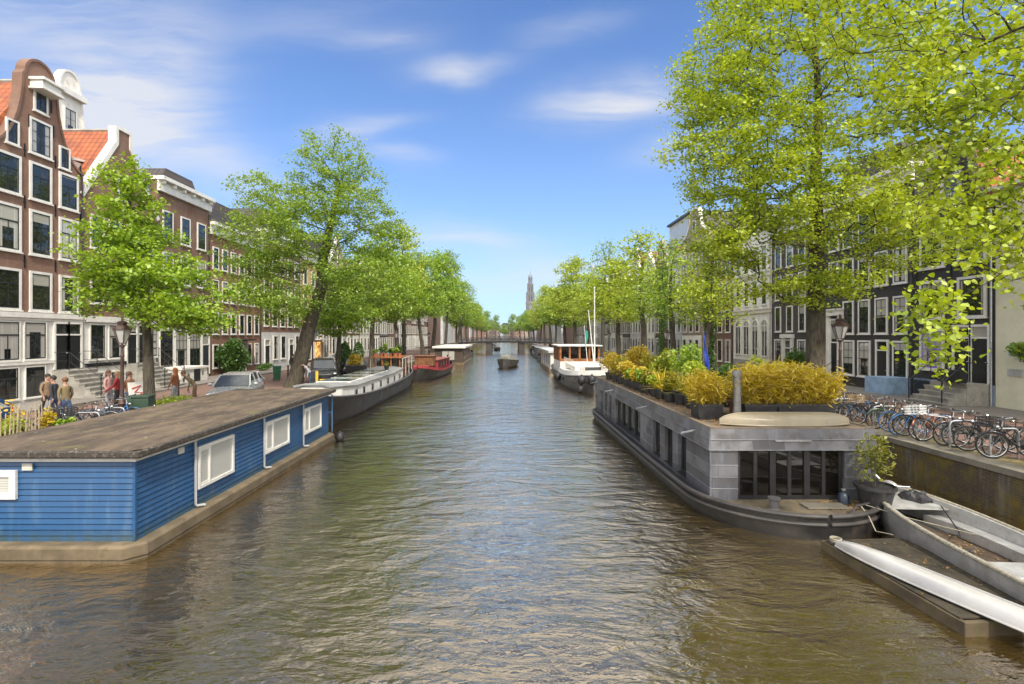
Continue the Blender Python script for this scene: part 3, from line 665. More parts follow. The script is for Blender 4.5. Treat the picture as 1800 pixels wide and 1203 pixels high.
def bark_mat(name, c1, c2):
    m, t, p = new_mat(name); o = t.obj(); x, y, z = t.xyz(o)
    n = t.noise(t.vec(t.m('MULTIPLY', x, 5.), t.m('MULTIPLY', y, 5.), t.m('MULTIPLY', z, 1.1)), 2.2, 5, .65); n2 = t.noise(o, 1.2, 3)
    c = t.mix(t.ramp(n, .35, .65), c1, c2); c = t.mix(t.ramp(n2, .5, .7, 0, .45), c, (.085, .09, .04))
    t.set(p.inputs['Base Color'], c); p.inputs['Roughness'].default_value = .95; t.set(p.inputs['Normal'], t.bump(n, .9, .05)); return m
bark = bark_mat('bark', (.035, .028, .02), (.095, .078, .055))
L_spring = leafmat('spring_leaves', [(.10, .19, .012), (.19, .32, .016), (.31, .43, .026), (.26, .39, .018)])
L_elm = leafmat('elm_leaves', [(.10, .19, .014), (.18, .30, .02), (.28, .38, .035), (.24, .35, .025)])
L_lime = leafmat('lime_leaves', [(.14, .205, .012), (.28, .38, .018), (.43, .50, .03), (.35, .44, .022)])
L_gold = leafmat('golden_spring_leaves', [(.20, .26, .014), (.30, .35, .02), (.38, .42, .03)])
L_deep = leafmat('deep_green_leaves', [(.04, .10, .012), (.08, .17, .018), (.13, .23, .03)])
L_yel = leafmat('yellow_leaves', [(.26, .20, .010), (.50, .37, .016), (.66, .51, .035), (.40, .34, .018)])
L_mixed = leafmat('olive_gold_leaves', [(.16, .20, .014), (.34, .30, .018), (.56, .43, .026)])
def grow(trunk, env, n, seed, w=.35, gap=.0, steps=True):
    """trunk: list of (xyz, r); env: ellipsoids (c, r, weight); returns nodes, parents, n_trunk"""
    rs = np.random.RandomState(seed)
    tp = [Vector(p) for p, r in trunk]; nodes = []; par = []
    for i in range(len(tp)-1):
        k = max(2, int((tp[i+1]-tp[i]).length/.5))
        for j in range(k): nodes.append(tp[i].lerp(tp[i+1], j/k)); par.append(len(nodes)-2)
    nodes.append(tp[-1]); par.append(len(nodes)-2); nt = len(nodes)
    first = next((i for i, q in enumerate(nodes) if q.z > trunk[min(2, len(trunk)-1)][0][2]-.01), nt-1)
    W = np.array([e[2] for e in env], float); W /= W.sum(); pts = []
    for k in rs.choice(len(env), n, p=W):
        c, r, _ = env[k]; dv = rs.normal(size=3); dv /= np.linalg.norm(dv); q = rs.uniform()**(1/2.4)
        pts.append(np.array(c)+dv*q*np.array(r))
    pts = np.array(pts); N0 = np.array([tuple(q) for q in nodes])
    order = np.argsort(np.min(np.linalg.norm(pts[:, None]-N0[None, first:], axis=2), axis=1))
    X = np.zeros((nt+n*3+4, 3)); X[:nt] = N0; L = np.zeros(nt+n*3+4); cnt = nt
    L[:first] = 1e3
    for o in order:
        p = pts[o]; d = np.linalg.norm(X[:cnt]-p, axis=1); cost = d+w*L[:cnt]+np.maximum(0, X[:cnt, 2]-p[2])*.35
        q = int(np.argmin(cost)); dist = d[q]; k = 1 if dist < .9 else (2 if dist < 2.2 else 3)
        base = X[q].copy(); pq = q; sag = rs.normal(size=3)*dist*.09
        for j in range(1, k+1):
            t = j/k; X[cnt] = base+(p-base)*t+sag*math.sin(math.pi*t)+np.array((0, 0, dist*.08*math.sin(math.pi*t)))
            L[cnt] = L[pq]+dist/k; par.append(pq); pq = cnt; cnt += 1
    return X[:cnt], par, nt
def skeleton_mesh(name, X, par, nt, trunk, tip=.012, expo=2.35, minr=.0, ns=6):
    n = len(X); acc = np.zeros(n); kids = [[] for _ in range(n)]
    for i in range(1, n):
        if par[i] >= 0: kids[par[i]].append(i)
    order = np.argsort([-1]*0) if False else range(n-1, -1, -1)
    rad = np.zeros(n)
    for i in order:
        if i >= nt or kids[i]:
            a = sum(rad[k]**expo for k in kids[i]); rad[i] = max(tip, a**(1/expo)) if a > 0 else tip
    # trunk radii are given; branch radii scaled so they never exceed what carries them
    tl = [Vector(p) for p, r in trunk]; cum = [0]
    for i in range(1, len(tl)): cum.append(cum[-1]+(tl[i]-tl[i-1]).length)
    s = 0
    for i in range(nt):
        if i: s += np.linalg.norm(X[i]-X[i-1])
        rad[i] = np.interp(s, cum, [r for p, r in trunk])
    for i in range(nt, n): rad[i] = min(rad[i], rad[par[i]]*.92)
    mb = MB(); done = set()
    mb.tube([tuple(X[i]) for i in range(nt)], [rad[i] for i in range(nt)], 12)
    for i in range(nt, n):
        if i in done: continue
        if par[i] < nt or kids[par[i]][0] != i:
            ch = [par[i], i]; done.add(i)
            while kids[ch[-1]] and ch[-1] >= nt:
                nx = max(kids[ch[-1]], key=lambda k: rad[k])
                if kids[ch[-1]][0] != nx:
                    kk = kids[ch[-1]]; kk.remove(nx); kk.insert(0, nx)
                if nx in done: break
                ch.append(nx); done.add(nx)
            rr = [rad[k] for k in ch]; rr[0] = min(rr[1]*1.25, rad[ch[0]])
            mb.tube([tuple(X[k]) for k in ch], rr, ns if max(rr) > .03 else 4, False)
    for i in range(nt, n):
        if i not in done: mb.tube([tuple(X[par[i]]), tuple(X[i])], [min(rad[i]*1.2, rad[par[i]]), rad[i]], 4, False)
    return mb, rad
def crown_points(X, par, nt, rad, per, rs, sig=.32, flat=.6, thick=.05):
    out = []
    for i in range(nt, len(X)):
        if rad[i] > thick: continue
        k = per if rad[i] < thick*.5 else per//2
        t = rs.uniform(.15, 1.1, k)[:, None]; b = X[par[i]]+(X[i]-X[par[i]])*t
        out.append(b+rs.normal(size=(k, 3))*np.array((sig, sig, sig*flat)))
    return np.concatenate(out)
def tree(name, label, trunk, env, n, per, size, lm, seed, sig=.32, flat=.6, w=.35, thick=.05, shape=LEAF4, tip=.010, cat='tree', group=None, up=.6):
    rs = np.random.RandomState(seed); base = Vector(trunk[0][0]); root = thing(name, label, cat, base, 0, group)
    tr = [(tuple(Vector(p)-base), r) for p, r in trunk]; ev = [(tuple(Vector(c)-base), r, k) for c, r, k in env]
    X, par, nt = grow(tr, ev, n, seed, w); mb, rad = skeleton_mesh('trunk', X, par, nt, tr, tip)
    mb.build('trunk', bark, root, True)
    leaves('crown', crown_points(X, par, nt, rad, per, rs, sig, flat, thick), size, lm, rs, shape, up, parent=root)
    return root
# big leaning elm on the left bank
tree('elm_tree', 'big leaning elm with forked dark trunk and sparse top, by the black car',
     [((-13.6, 33, 1.1), .62), ((-13.35, 33, 1.8), .5), ((-12.65, 33, 4.6), .42), ((-11.75, 33, 7.6), .36), ((-11.6, 33, 9.6), .30), ((-11.1, 33, 11.8), .22), ((-10.6, 33, 14), .12)],
     [((-10.7, 33, 14.6), (3.0, 3.0, 3.2), 1.3), ((-8.6, 32.5, 11.8), (2.6, 3, 2.2), .8), ((-14.8, 33, 13.0), (2.8, 3, 2.0), .9), ((-15.2, 32, 9.6), (2.9, 3, 2.4), 1.2), ((-12.2, 31.5, 11), (3.2, 3, 2.4), 1.1),
      ((-8.9, 32, 7.8), (3.0, 3, 2.2), 1.1), ((-14.0, 31, 6.6), (2.8, 2.4, 1.6), .9), ((-6.9, 33, 10.8), (1.1, 1.5, 1.2), .15)], 1050, 46, .135, L_elm, 11, .28, .5, thick=.06, w=.25, tip=.012)
# young bright tree, near left
tree('young_tree', 'young bright green tree with slim straight trunk, behind the blue houseboat',
     [((-13.7, 19.8, 1.1), .24), ((-13.7, 19.8, 2.2), .20), ((-13.75, 19.8, 4.0), .17), ((-13.9, 19.8, 6.2), .13), ((-14.2, 19.8, 8.4), .08), ((-14.6, 19.8, 10.4), .04)],
     [((-14.5, 19.6, 9.6), (1.2, 1.3, 1.8), .8), ((-14.3, 19.6, 7.6), (2.1, 1.9, 1.5), 1.2), ((-12.6, 19.4, 6.4), (2.1, 1.7, 1.2), 1.1), ((-15.0, 19.6, 6.3), (1.3, 1.6, 1.2), .6), ((-12.0, 19.3, 5.2), (2.2, 1.5, .75), .8)],
     560, 42, .13, L_spring, 5, .20, .5, thick=.045, w=.25)
# tall lime on the right bank
tree('lime_tree', 'tall lime with thick trunk and very wide crown, behind the bamboo',
     [((13.5, 22.2, 1.1), .46), ((13.5, 22.2, 2.0), .40), ((13.55, 22.2, 5.4), .36), ((13.6, 22.2, 8), .30), ((13.4, 22, 11), .24), ((13.3, 21.6, 14.5), .15), ((13.0, 21.4, 17), .08)],
     [((11.5, 20.5, 15.6), (4.2, 4, 3.4), 1.5), ((9.6, 20.5, 11.6), (3.4, 3.2, 2.6), 1.5), ((9.2, 20.8, 8.4), (2.2, 2.6, 1.4), .6), ((12.5, 20, 10.0), (3.5, 3.2, 2.6), 1.2), ((16, 20, 14), (4, 3.5, 3.5), 1.1),
      ((12.6, 21, 6.6), (2.6, 2.4, 1.1), .45), ((8.6, 21, 14.6), (2.0, 2.5, 2.4), .7), ((16.5, 21, 9), (2.8, 2.6, 1.8), .5), ((11.2, 21, 18.6), (3.2, 3, 1.8), .8)],
     1600, 56, .118, L_lime, 21, .25, .38, thick=.05, w=.22, tip=.0125)
# near lime reaching in from the right edge
tree('overhanging_lime', 'near lime whose long leafy branches hang into view at the upper right',
     [((14.6, 9.0, 1.1), .42), ((14.5, 9.0, 3.5), .36), ((14.2, 9.0, 6.5), .30), ((13.4, 9.2, 9), .24), ((12.4, 9.4, 11.5), .16)],
     [((9.0, 9.5, 9.9), (2.2, 1.6, 1.6), 1.1), ((9.6, 9.2, 7.9), (1.6, 1.3, 1.0), .55), ((11.5, 9.5, 10.2), (2.4, 1.8, 2.0), .7), ((8.6, 8.9, 6.2), (1.0, .8, .9), .22), ((7.4, 8.8, 4.6), (.55, .6, 1.0), .22), ((7.0, 9.8, 11), (1.8, 1.4, 1.2), .5), ((10.3, 9.6, 5.6), (.9, 1.0, .7), .12), ((8.6, 9.2, 7.0), (1.5, 1.0, 1.2), .5), ((7.6, 9.3, 8.6), (1.0, .9, .9), .3)],
     1150, 13, .088, L_lime, 33, .13, .8, thick=.04, shape=LEAF6, tip=.007, w=.25, up=.35)
# prototypes for the rows behind, copied with new sizes and turns
def proto(seed, lm, h, spread, n, per, size, bare=False):
    env = [((0, 0, h*.72), (spread*.75, spread*.75, h*.26), 1.2), ((spread*.5, .3, h*.52), (spread*.6, spread*.6, h*.17), .8), ((-spread*.5, -.2, h*.5), (spread*.62, spread*.6, h*.17), .8),
           ((.2, spread*.5, h*.55), (spread*.6, spread*.55, h*.16), .7), ((0, -spread*.5, h*.5), (spread*.6, spread*.55, h*.17), .7), ((.3, 0, h*.86), (spread*.4, spread*.4, h*.13), .5)]
    return tree('street_tree', 'x', [((0, 0, -.1), .36), ((.0, 0, .8), .28), ((.15, .1, h*.26), .24), ((.3, -.1, h*.5), .17), ((.1, .2, h*.75), .09)], env, n, per, size, lm, seed, .36, .55, thick=.06, tip=.016, w=.25)
protos = [proto(101, L_elm, 13.5, 4.3, 420, 26, .25), proto(102, L_spring, 12.5, 4.4, 400, 27, .25), proto(103, L_lime, 14, 3.9, 300, 14, .23), proto(104, L_lime, 13, 4.2, 380, 22, .25), proto(105, L_spring, 15, 4.6, 420, 10, .22)]
used = set()
def street_tree(k, x, y, s, rz, label, lean=(0, 0), sz=None):
    o = protos[k]
    if k in used: o = copy_tree(o)
    used.add(k); o['label'] = label; o['group'] = 'street trees along the canal'; o.location = (x, y, SZ); o.rotation_euler = (lean[0], lean[1], rz); q = 1.0 if y < 46 else (1.15 if y < 90 else 1.28); s *= q; jr = random.Random(int(y*7)); o.scale = (s*jr.uniform(.85, 1.15), s*jr.uniform(.85, 1.15), s*jr.uniform(.84, 1.22)*(1.2 if x < 0 and 60 < y < 125 else 1)); o.rotation_euler = (jr.uniform(-.07, .07), lean[1]+jr.uniform(-.08, .08), rz)
    return o
kinds = ['dense mid green elm', 'bright green elm', 'sparse yellowish green tree', 'yellow green lime', 'thinly leaved elm']
LT = [(1, -13.6, 42, .80, .4, 0, 'with two slim stems beside the dark hatchback'), (0, -13.7, 53, .86, 2., 0, 'with low forking branches behind the wooden deckhouse'), (1, -13.5, 65, .86, 4.2, 0, 'behind the red cabin boat'),
      (2, -14.2, 73, 1.12, 1., 0, 'rising above the red cabin boat'), (0, -13.2, 84, .95, 3, 0, 'behind the dark flat roofed houseboat'), (1, -13.6, 98, 1.08, 5.1, .05, 'just beyond the dark flat roofed houseboat'), (0, -13.2, 116, 1.0, 5.5, .0, 'shortly before the far bridge on the left bank'),
      (4, -13.0, 140, 1.12, .3, .22, 'leaning out over the water by the left end of the bridge'), (1, -14, 152, 1.0, 2.2, 0, 'just past the bridge on the left bank'), (0, -14, 172, 1.05, 1.2, 0, 'second past the bridge on the left bank'),
      (1, -14, 196, 1.05, 3.2, 0, 'third past the bridge on the left bank'), (3, -13.5, 225, 1.05, 3.9, 0, 'fourth past the bridge on the left bank'), (0, -13.5, 260, 1.1, .9, 0, 'fifth past the bridge on the left bank'), (1, -13, 305, 1.1, 1.9, 0, 'sixth past the bridge on the left bank'), (0, -12, 360, 1.1, 1.9, 0, 'last before the far end of the left bank')]
LT += [(0, -7.5, 474, 1.15, .4, 0, 'leftmost of three closing the far end of the canal'), (1, .5, 470, .95, 2., 0, 'middle one of three closing the far end of the canal'), (0, 8, 474, 1.2, 1., 0, 'rightmost of three closing the far end of the canal')]
for k, x, y, s, rz, ln, lb in LT: street_tree(k, x, y, s, rz, kinds[k]+' '+lb, (0, ln))
RT = [(2, 13.6, 35, .78, .6, 0, 'behind the blue flag'), (4, 13.8, 41, .86, 2.6, 0, 'second beyond the blue flag on the right bank'), (2, 13.8, 50, .88, 4.0, 0, 'third beyond the blue flag on the right bank'), (3, 13.6, 60, .92, 1.0, 0, 'beside the tilted mast on the right bank'),
      (4, 13.9, 72, .88, 3.0, 0, 'behind the wooden wheelhouse'), (2, 13.5, 84, .9, 5.0, 0, 'behind the white and red houseboat'), (3, 13.6, 97, .95, .2, 0, 'behind the dark boats before the bridge'), (0, 13.6, 112, .98, 2.0, 0, 'shortly before the right end of the bridge'),
      (2, 13.4, 132, 1.08, 4.4, 0, 'by the right end of the bridge'), (3, 14, 150, 1.12, 3.3, 0, 'just past the bridge on the right bank'), (2, 14, 172, 1.1, 1.2, 0, 'second past the bridge on the right bank'), (3, 14, 198, 1.08, 5.2, 0, 'third past the bridge on the right bank'),
      (1, 13.8, 230, 1.05, 3.9, 0, 'fourth past the bridge on the right bank'), (0, 13.5, 270, 1.1, .9, 0, 'fifth past the bridge on the right bank'), (1, 13, 315, 1.1, 1.9, 0, 'sixth past the bridge on the right bank'), (0, 12, 365, 1.1, 4., 0, 'last before the far end of the right bank')]
for k, x, y, s, rz, ln, lb in RT: street_tree(k, x, y, s, rz, kinds[k]+' '+lb, (0, ln))
# ivy clad trunks on the right bank
def ivy_column(label, x, y, h, seed):
    root = thing('ivy_column', label, 'ivy', (x, y, SZ)); rs = np.random.RandomState(seed)
    b = MB(); b.tube([(0, 0, -.1), (.05, 0, h*.5), (0, .05, h)], [.2, .16, .1], 8); b.build('trunk', bark, root, True)
    n = 2600; a = rs.uniform(0, 6.28, n); z = rs.uniform(.1, h, n); r = .22+.22*rs.uniform(size=n)*(1+.5*np.sin(z*2.1+a))
    leaves('foliage', np.stack([np.cos(a)*r, np.sin(a)*r, z], 1), .16, L_deep, rs, up=-.2, parent=root)
ivy_column('ivy covered trunk seen through branches, nearer of two on the right bank', 14.9, 37.0, 8.5, 3)
ivy_column('ivy covered trunk seen through branches, farther of two on the right bank', 14.3, 46.0, 9.5, 4)
def blob_points(n, c, r, rs, lumps=7, hollow=.5):
    """points over several overlapping clumps inside an ellipsoid"""
    L = rs.normal(size=(lumps, 3)); L /= np.linalg.norm(L, axis=1)[:, None]; L *= rs.uniform(.25, .62, (lumps, 1)); k = rs.randint(0, lumps, n)
    dv = rs.normal(size=(n, 3)); dv /= np.linalg.norm(dv, axis=1)[:, None]; q = rs.uniform(hollow, 1., n)[:, None]**.7
    return np.array(c)+(L[k]+dv*q*.5)*np.array(r)
def pot_mesh(r, h, square=None):
    b = MB()
    if square:
        a, c = square; b.loft([[(-a*q, -c*q, z), (a*q, -c*q, z), (a*q, c*q, z), (-a*q, c*q, z)] for q, z in ((.90, 0), (1, h-.06), (1.04, h-.06), (1.04, h), (.96, h), (.95, h-.05))], (True, True))
    else: b.lathe([(r*.72, 0), (r*.97, h*.86), (r*1.06, h*.86), (r*1.06, h), (r*.96, h), (r*.94, h-.05)], n=20)
    return b
pot_m = M('black_plastic_pot', (.018, .018, .019), .55, .3, 5, .1, dirt=((.08, .07, .055), .5))
terra = M('terracotta', (.36, .13, .06), .8, .2, 4, .2)
soil = M('soil', (.05, .035, .02), .95, .3, 10, .5)
def stems(root, n, h, spread, rs, mat=bark, r=.008, z0=0.):
    b = MB()
    for i in range(n):
        a = rs.uniform(0, 6.28); q = spread*rs.uniform()**.5
        b.tube([(q*.35*math.cos(a), q*.35*math.sin(a), z0), (q*.7*math.cos(a), q*.7*math.sin(a), z0+h*.5), (q*math.cos(a+.2), q*math.sin(a+.2), z0+h*rs.uniform(.75, 1.))], [r*1.4, r, r*.5], 4, False)
    return b.build('stem', mat, root, True)
def potted(label, loc, pr, ph, fr, fh, lm, n, size, seed, kind='bush', pm=None, square=None, cat='potted plant', group=None, rz=0.):
    rs = np.random.RandomState(seed); root = thing('potted_plant', label, cat, loc, rz, group)
    pot_mesh(pr, ph, square).build('pot', pm or pot_m, root, 35)
    if kind == 'bush':
        stems(root, 9, ph*.4+fh, fr*.7, rs, z0=ph-.08); leaves('foliage', blob_points(n, (0, 0, ph+fh*.52), (fr, fr, fh*.62), rs, 9), size, lm, rs, parent=root)
    elif kind == 'palm':
        k = 5; cs = []; al = []
        mb = MB()
        for i in range(n):
            a = rs.uniform(0, 6.28); e = rs.uniform(.25, 1.35); L = fh*rs.uniform(.75, 1.15); w_ = size*rs.uniform(.7, 1.2)
            dd = Vector((math.cos(a)*math.cos(e), math.sin(a)*math.cos(e), math.sin(e))); sd = Vector((-math.sin(a), math.cos(a), 0)); P = []
            for j in range(k+1):
                t = j/k; c = Vector((0, 0, ph-.05))+dd*L*t+Vector((0, 0, -.28*L*t*t*math.cos(e))); ww = w_*(1-t)**.6*(.5+min(1, t*4)*.5); P.append([c-sd*ww, c+sd*ww])
            mb.loft(P, (False, False), False)
        mb.build('foliage', lm, root)
    elif kind == 'bamboo':
        a, c = square; m = n//14; st = np.stack([rs.uniform(-a, a, m), rs.uniform(-c, c, m), np.full(m, ph-.05)], 1); hh = fh*rs.uniform(.62, 1.05, m)*(1-.15*np.abs(st[:, 0]/a)**3)
        tip = st+np.stack([rs.normal(size=m)*.16+st[:, 0]*.10, rs.normal(size=m)*.18+st[:, 1]*.35, hh], 1)
        b = MB()
        for i in range(0, m, 2): b.tube([tuple(st[i]), tuple(lerp(st[i], tip[i], .55)+rs.normal(size=3)*.02), tuple(tip[i])], [.006, .005, .002], 3, False)
        b.build('stem', M('bamboo_cane', (.30, .20, .03), .5), root)
        k = rs.randint(0, m, n); t = rs.uniform(.22, 1.05, n)[:, None]; cen = st[k]+(tip[k]-st[k])*t+rs.normal(size=(n, 3))*.07
        al = np.stack([rs.normal(size=n), rs.normal(size=n), rs.normal(size=n)*.5-.1], 1); leaves('foliage', cen, size, lm, rs, BLADE, .2, al, parent=root)
    return root
# ------------------------------------------------------------------ boats
def hull_mesh(st, rail=.08, chine=.82):
    """st: (y, half beam at rail, z rail, z keel, z deck) ; open topped with inner deck"""
    rings = []
    for y, b, zr, zk, zd in st:
        i = max(b-rail, .004); zc = lerp(zk, zr, .28)
        rings.append([(-b, y, zr), (-b*.985, y, lerp(zk, zr, .62)), (-b*chine, y, zc), (-b*.45, y, zk), (b*.45, y, zk), (b*chine, y, zc), (b*.985, y, lerp(zk, zr, .62)), (b, y, zr),
                      (i, y, zr), (i*.96, y, zd), (-i*.96, y, zd), (-i, y, zr)])
    m = MB(); m.loft(rings); return m
def rail_tubes(st, r, dz=0., n=6, both=True, frac=1.):
    m = MB()
    for s in (-1, 1): m.tube([(s*b*frac, y, zr+dz) for y, b, zr, zk, zd in st], r, n)
    return m
def fsup(t, k, e): return max(0., 1-abs(2*t-1)**k)**e
def steel(name, col, rust=.3): 
    return M(name, col, .5, .3, 1.2, .25, dirt=((.12, .085, .055), rust))
hull_black = steel('black_hull_paint', (.010, .009, .009), .25); hull_grey = steel('grey_hull_paint', (.10, .095, .095), .2)
fender_m = M('black_rubber', (.015, .015, .016), .5, .2, 4, .1)
def fender_ball(label, loc, r=.28, top=None):
    t0 = thing('fender', label, 'fender', loc); m = MB(); m.blob((0, 0, 0), r, r, r*1.12, 14, 10); m.lathe([(r*.28, r*1.0), (r*.2, r*1.3)], n=8); m.build('ball', fender_m, t0, True)
    if top: q = MB(); q.tube([(0, 0, r), tuple(Vector(top)-Vector(loc))], .012, 5); q.build('rope', M('rope', (.3, .27, .2), .9), t0)
    return t0
rope_m = M('rope', (.3, .27, .2), .9)

# --- blue houseboat
HB = thing('blue_houseboat', 'bright blue clapboard houseboat with flat weathered roof and white blinds', 'houseboat', (-9.35, 16, 0))
def rect_loft(mb, rings, caps=(True, True)):
    mb.loft([[(x0, y0, z), (x1, y0, z), (x1, y1, z), (x0, y1, z)] for x0, x1, y0, y1, z in rings], caps)
conc = M('weathered_concrete', (.135, .102, .062), .9, .3, 2.2, .5, dirt=((.09, .075, .035), .9))
m = MB(); cxs = -9.35
def oct_ring(x0, x1, y0, y1, z, c): return [(x0+c, y0, z), (x1-c, y0, z), (x1, y0+c, z), (x1, y1-c, z), (x1-c, y1, z), (x0+c, y1, z), (x0, y1-c, z), (x0, y0+c, z)]
m.loft([oct_ring(-2.15, 2.12, -5.9, 6.1, -.6, .3), oct_ring(-2.15, 2.12, -5.9, 6.1, .05, .3), oct_ring(-2.17, 2.14, -5.92, 6.12, .07, .3), oct_ring(-2.17, 2.14, -5.92, 6.12, .29, .3), oct_ring(-2.12, 2.09, -5.87, 6.07, .335, .27)])
m.build('pontoon', conc, HB, bevel=.012)
blue_m, bt, bp = new_mat('blue_clapboard'); o_ = bt.obj(); bx_, by_, bz_ = bt.xyz(o_)
plank = bt.m('FLOOR', bt.m('MULTIPLY', bz_, 1/.1175)); wnz = bt.n('ShaderNodeTexWhiteNoise', noise_dimensions='1D'); bt.set(wnz.inputs['W'], plank)
na = bt.noise(bt.vec(bt.m('MULTIPLY', bt.m('ADD', bx_, by_), .8), bt.m('MULTIPLY', bz_, 6.), 0.), 2., 5, .6); nb = bt.noise(bt.vec(bt.m('MULTIPLY', bt.m('ADD', bx_, by_), 2.5), bt.m('MULTIPLY', bz_, .5), 2.), 1.5, 4)
cb = bt.mix(wnz.outputs[0], (.012, .064, .165), (.017, .078, .190)); cb = bt.mix(bt.ramp(na, .4, .7, 0, .5), cb, (.012, .062, .165)); cb = bt.mix(bt.ramp(nb, .52, .72, 0, .5), cb, (.075, .14, .23))
cb = bt.mix(bt.m('MULTIPLY', bt.ramp(bz_, .36, .62, 1., 0.), bt.ramp(nb, .3, .6, .25, .8)), cb, (.035, .06, .055)); ns_ = bt.noise(bt.vec(bt.m('MULTIPLY', bt.m('ADD', bx_, by_), 9.), bt.m('MULTIPLY', bz_, .35), 7.), 1., 4, .65)
cb = bt.mix(bt.m('MULTIPLY', bt.ramp(ns_, .52, .72), .5), cb, (.05, .10, .18)); bt.set(bp.inputs['Base Color'], cb); bp.inputs['Roughness'].default_value = .42; bt.set(bp.inputs['Normal'], bt.bump(na, .12, .01))
m = MB(); rings = []; zb = .335; N = 14; hgt = (1.98-.335)/N
for i in range(N):
    z = zb+i*hgt; rings += [(-1.87-.03, 1.87+.03, -5.62-.03, 5.8+.03, z), (-1.87-.008, 1.87+.008, -5.62-.008, 5.8+.008, z+hgt-.018), (-1.855, 1.855, -5.605, 5.785, z+hgt-.016), (-1.855, 1.855, -5.605, 5.785, z+hgt-.001)]
rect_loft(m, rings); m.build('wall', blue_m, HB)
m = MB(); m.box(1.865, 1.915, -5.665, -5.615, .34, 1.97); m.build('corner_board', blue_m, HB)
m = MB(); rect_loft(m, [(-1.98, 1.98, -5.74, 5.92, 1.97), (-1.98, 1.98, -5.74, 5.92, 2.06)]); m.build('fascia', white, HB)
rf_m, rt_, rp_ = new_mat('weathered_roof_felt'); o_ = rt_.obj(); x_, y_, z_ = rt_.xyz(o_)
n_ = rt_.noise(rt_.vec(rt_.m('MULTIPLY', x_, 2.2), rt_.m('MULTIPLY', y_, .7), z_), 1.1, 6, .65); n2_ = rt_.noise(o_, 7., 5, .7); n3_ = rt_.noise(o_, 1.7, 3)
c_ = rt_.mix(rt_.ramp(n_, .35, .68), (.045, .031, .019), (.125, .088, .056)); c_ = rt_.mix(rt_.ramp(n2_, .62, .70, 0, .75), c_, (.33, .30, .25)); c_ = rt_.mix(rt_.ramp(n3_, .58, .7, 0, .6), c_, (.12, .105, .03))
rt_.set(rp_.inputs['Base Color'], c_); rp_.inputs['Roughness'].default_value = .9; rt_.set(rp_.inputs['Normal'], rt_.bump(rt_.m('ADD', n_, n2_), .6, .03))
edge_m = M('roof_edge_felt', (.035, .028, .022), .85, .4, 6, .6, fine=60, dirt=((.22, .2, .16), .8))
m = MB(); rect_loft(m, [(-2.12, 2.12, -5.86, 6.04, 2.06), (-2.14, 2.14, -5.88, 6.06, 2.09), (-2.14, 2.14, -5.88, 6.06, 2.18), (-2.08, 2.08, -5.82, 6.0, 2.205)]); m.build('roof_edge', edge_m, HB)
m = MB(); k = 24
for j in range(k):
    pass
gv = []; gf = []; rs_ = np.random.RandomState(3)
nx_, ny_ = 22, 60
for j in range(ny_+1):
    for i in range(nx_+1):
        e = min(i, nx_-i, j, ny_-j); gv.append((lerp(-2.08, 2.08, i/nx_), lerp(-5.82, 6.0, j/ny_), 2.205+(.0 if e == 0 else .012+rs_.uniform(0, .012))))
for j in range(ny_):
    for i in range(nx_): a_ = j*(nx_+1)+i; gf.append((a_, a_+1, a_+nx_+2, a_+nx_+1))
m.add(gv, gf); m.build('roof', rf_m, HB, True)
blind_m = glass('blind_pane', light=(.50, .49, .45), amount=2.2, stripes=.05)
def hb_window(y0, y1, z0, z1):
    wd, h = y1-y0, z1-z0
    m = MB(); f = .075; a = wd/2
    for q in ((-a, -a+f, 0, h), (a-f, a, 0, h), (-a+f, a-f, h-f, h), (-a+f, a-f, 0, f), (-a+wd*.27, -a+wd*.27+.06, f, h-f)): m.box(q[0], q[1], -.07, .0, q[2], q[3])
    m.box(-a+f+.0, -a+wd*.27, -.055, 0, f, f+.05); m.box(-a+f, -a+wd*.27, -.055, 0, h-f-.05, h-f)
    o = link('window', m.mesh('window', white), HB, (1.895, (y0+y1)/2-16, z0), (0, 0, R(90)))
    p = MB(); p.box(-a+f, a-f, -.035, -.002, f, h-f); p.build('pane', blind_m, o)
hb_window(12.43, 14.06, .76, 1.79); hb_window(15.95, 17.7, .80, 1.78); hb_window(19.05, 20.8, .80, 1.76)
m = MB(); f = .13
for q in ((-.35, -.35+f, 0, .58), (.35-f, .35, 0, .58), (-.35+f, .35-f, .58-f, .58), (-.35+f, .35-f, 0, f)): m.box(q[0], q[1], -.06, 0, q[2], q[3])
o = link('window', m.mesh('window', white), HB, (-.82, -5.645, 1.2)); p = MB(); p.box(-.22, .22, -.03, -.002, f, .45); p.build('pane', blind_m, o)
pipe_m = M('grey_plastic_pipe', (.36, .37, .38), .5, .1, 5, .05)
for yy in (12.32, 15.86, 18.97):
    m = MB(); m.tube([(1.94, yy-16, 1.97), (1.94, yy-16, .44), (1.96, yy-15.98, .40), (2.06, yy-15.86, .385), (2.08, yy-15.84, .37)], .032, 8); m.build('drainpipe', pipe_m, HB, True)
for x, y, rz in ((-.25, -5.66, 0), (1.905, -4.2, R(90))):
    m = MB(); m.box(-.1, .1, -.03, .0, -.07, .07)
    for q in range(4): m.box(-.09, .09, -.036, -.03, -.055+q*.032, -.04+q*.032)
    link('vent_grille', m.mesh('vent_grille', M('vent_beige', (.5, .48, .42), .6)), HB, (x, y, 1.85), (0, 0, rz))
m = MB()
for p, q in (((2.0, 5.95, .34), (2.0, 5.95, 1.97)), ((1.3, 5.95, .34), (1.3, 5.95, 1.97)), ((1.3, 5.95, 1.2), (2.0, 5.95, 1.2))): m.tube([p, q], .035, 8)
m.build('deck_post', blue_m, HB, True)
fender_ball('black ball fender at the far corner of the blue houseboat', (-7.0, 21.9, .16), .2)

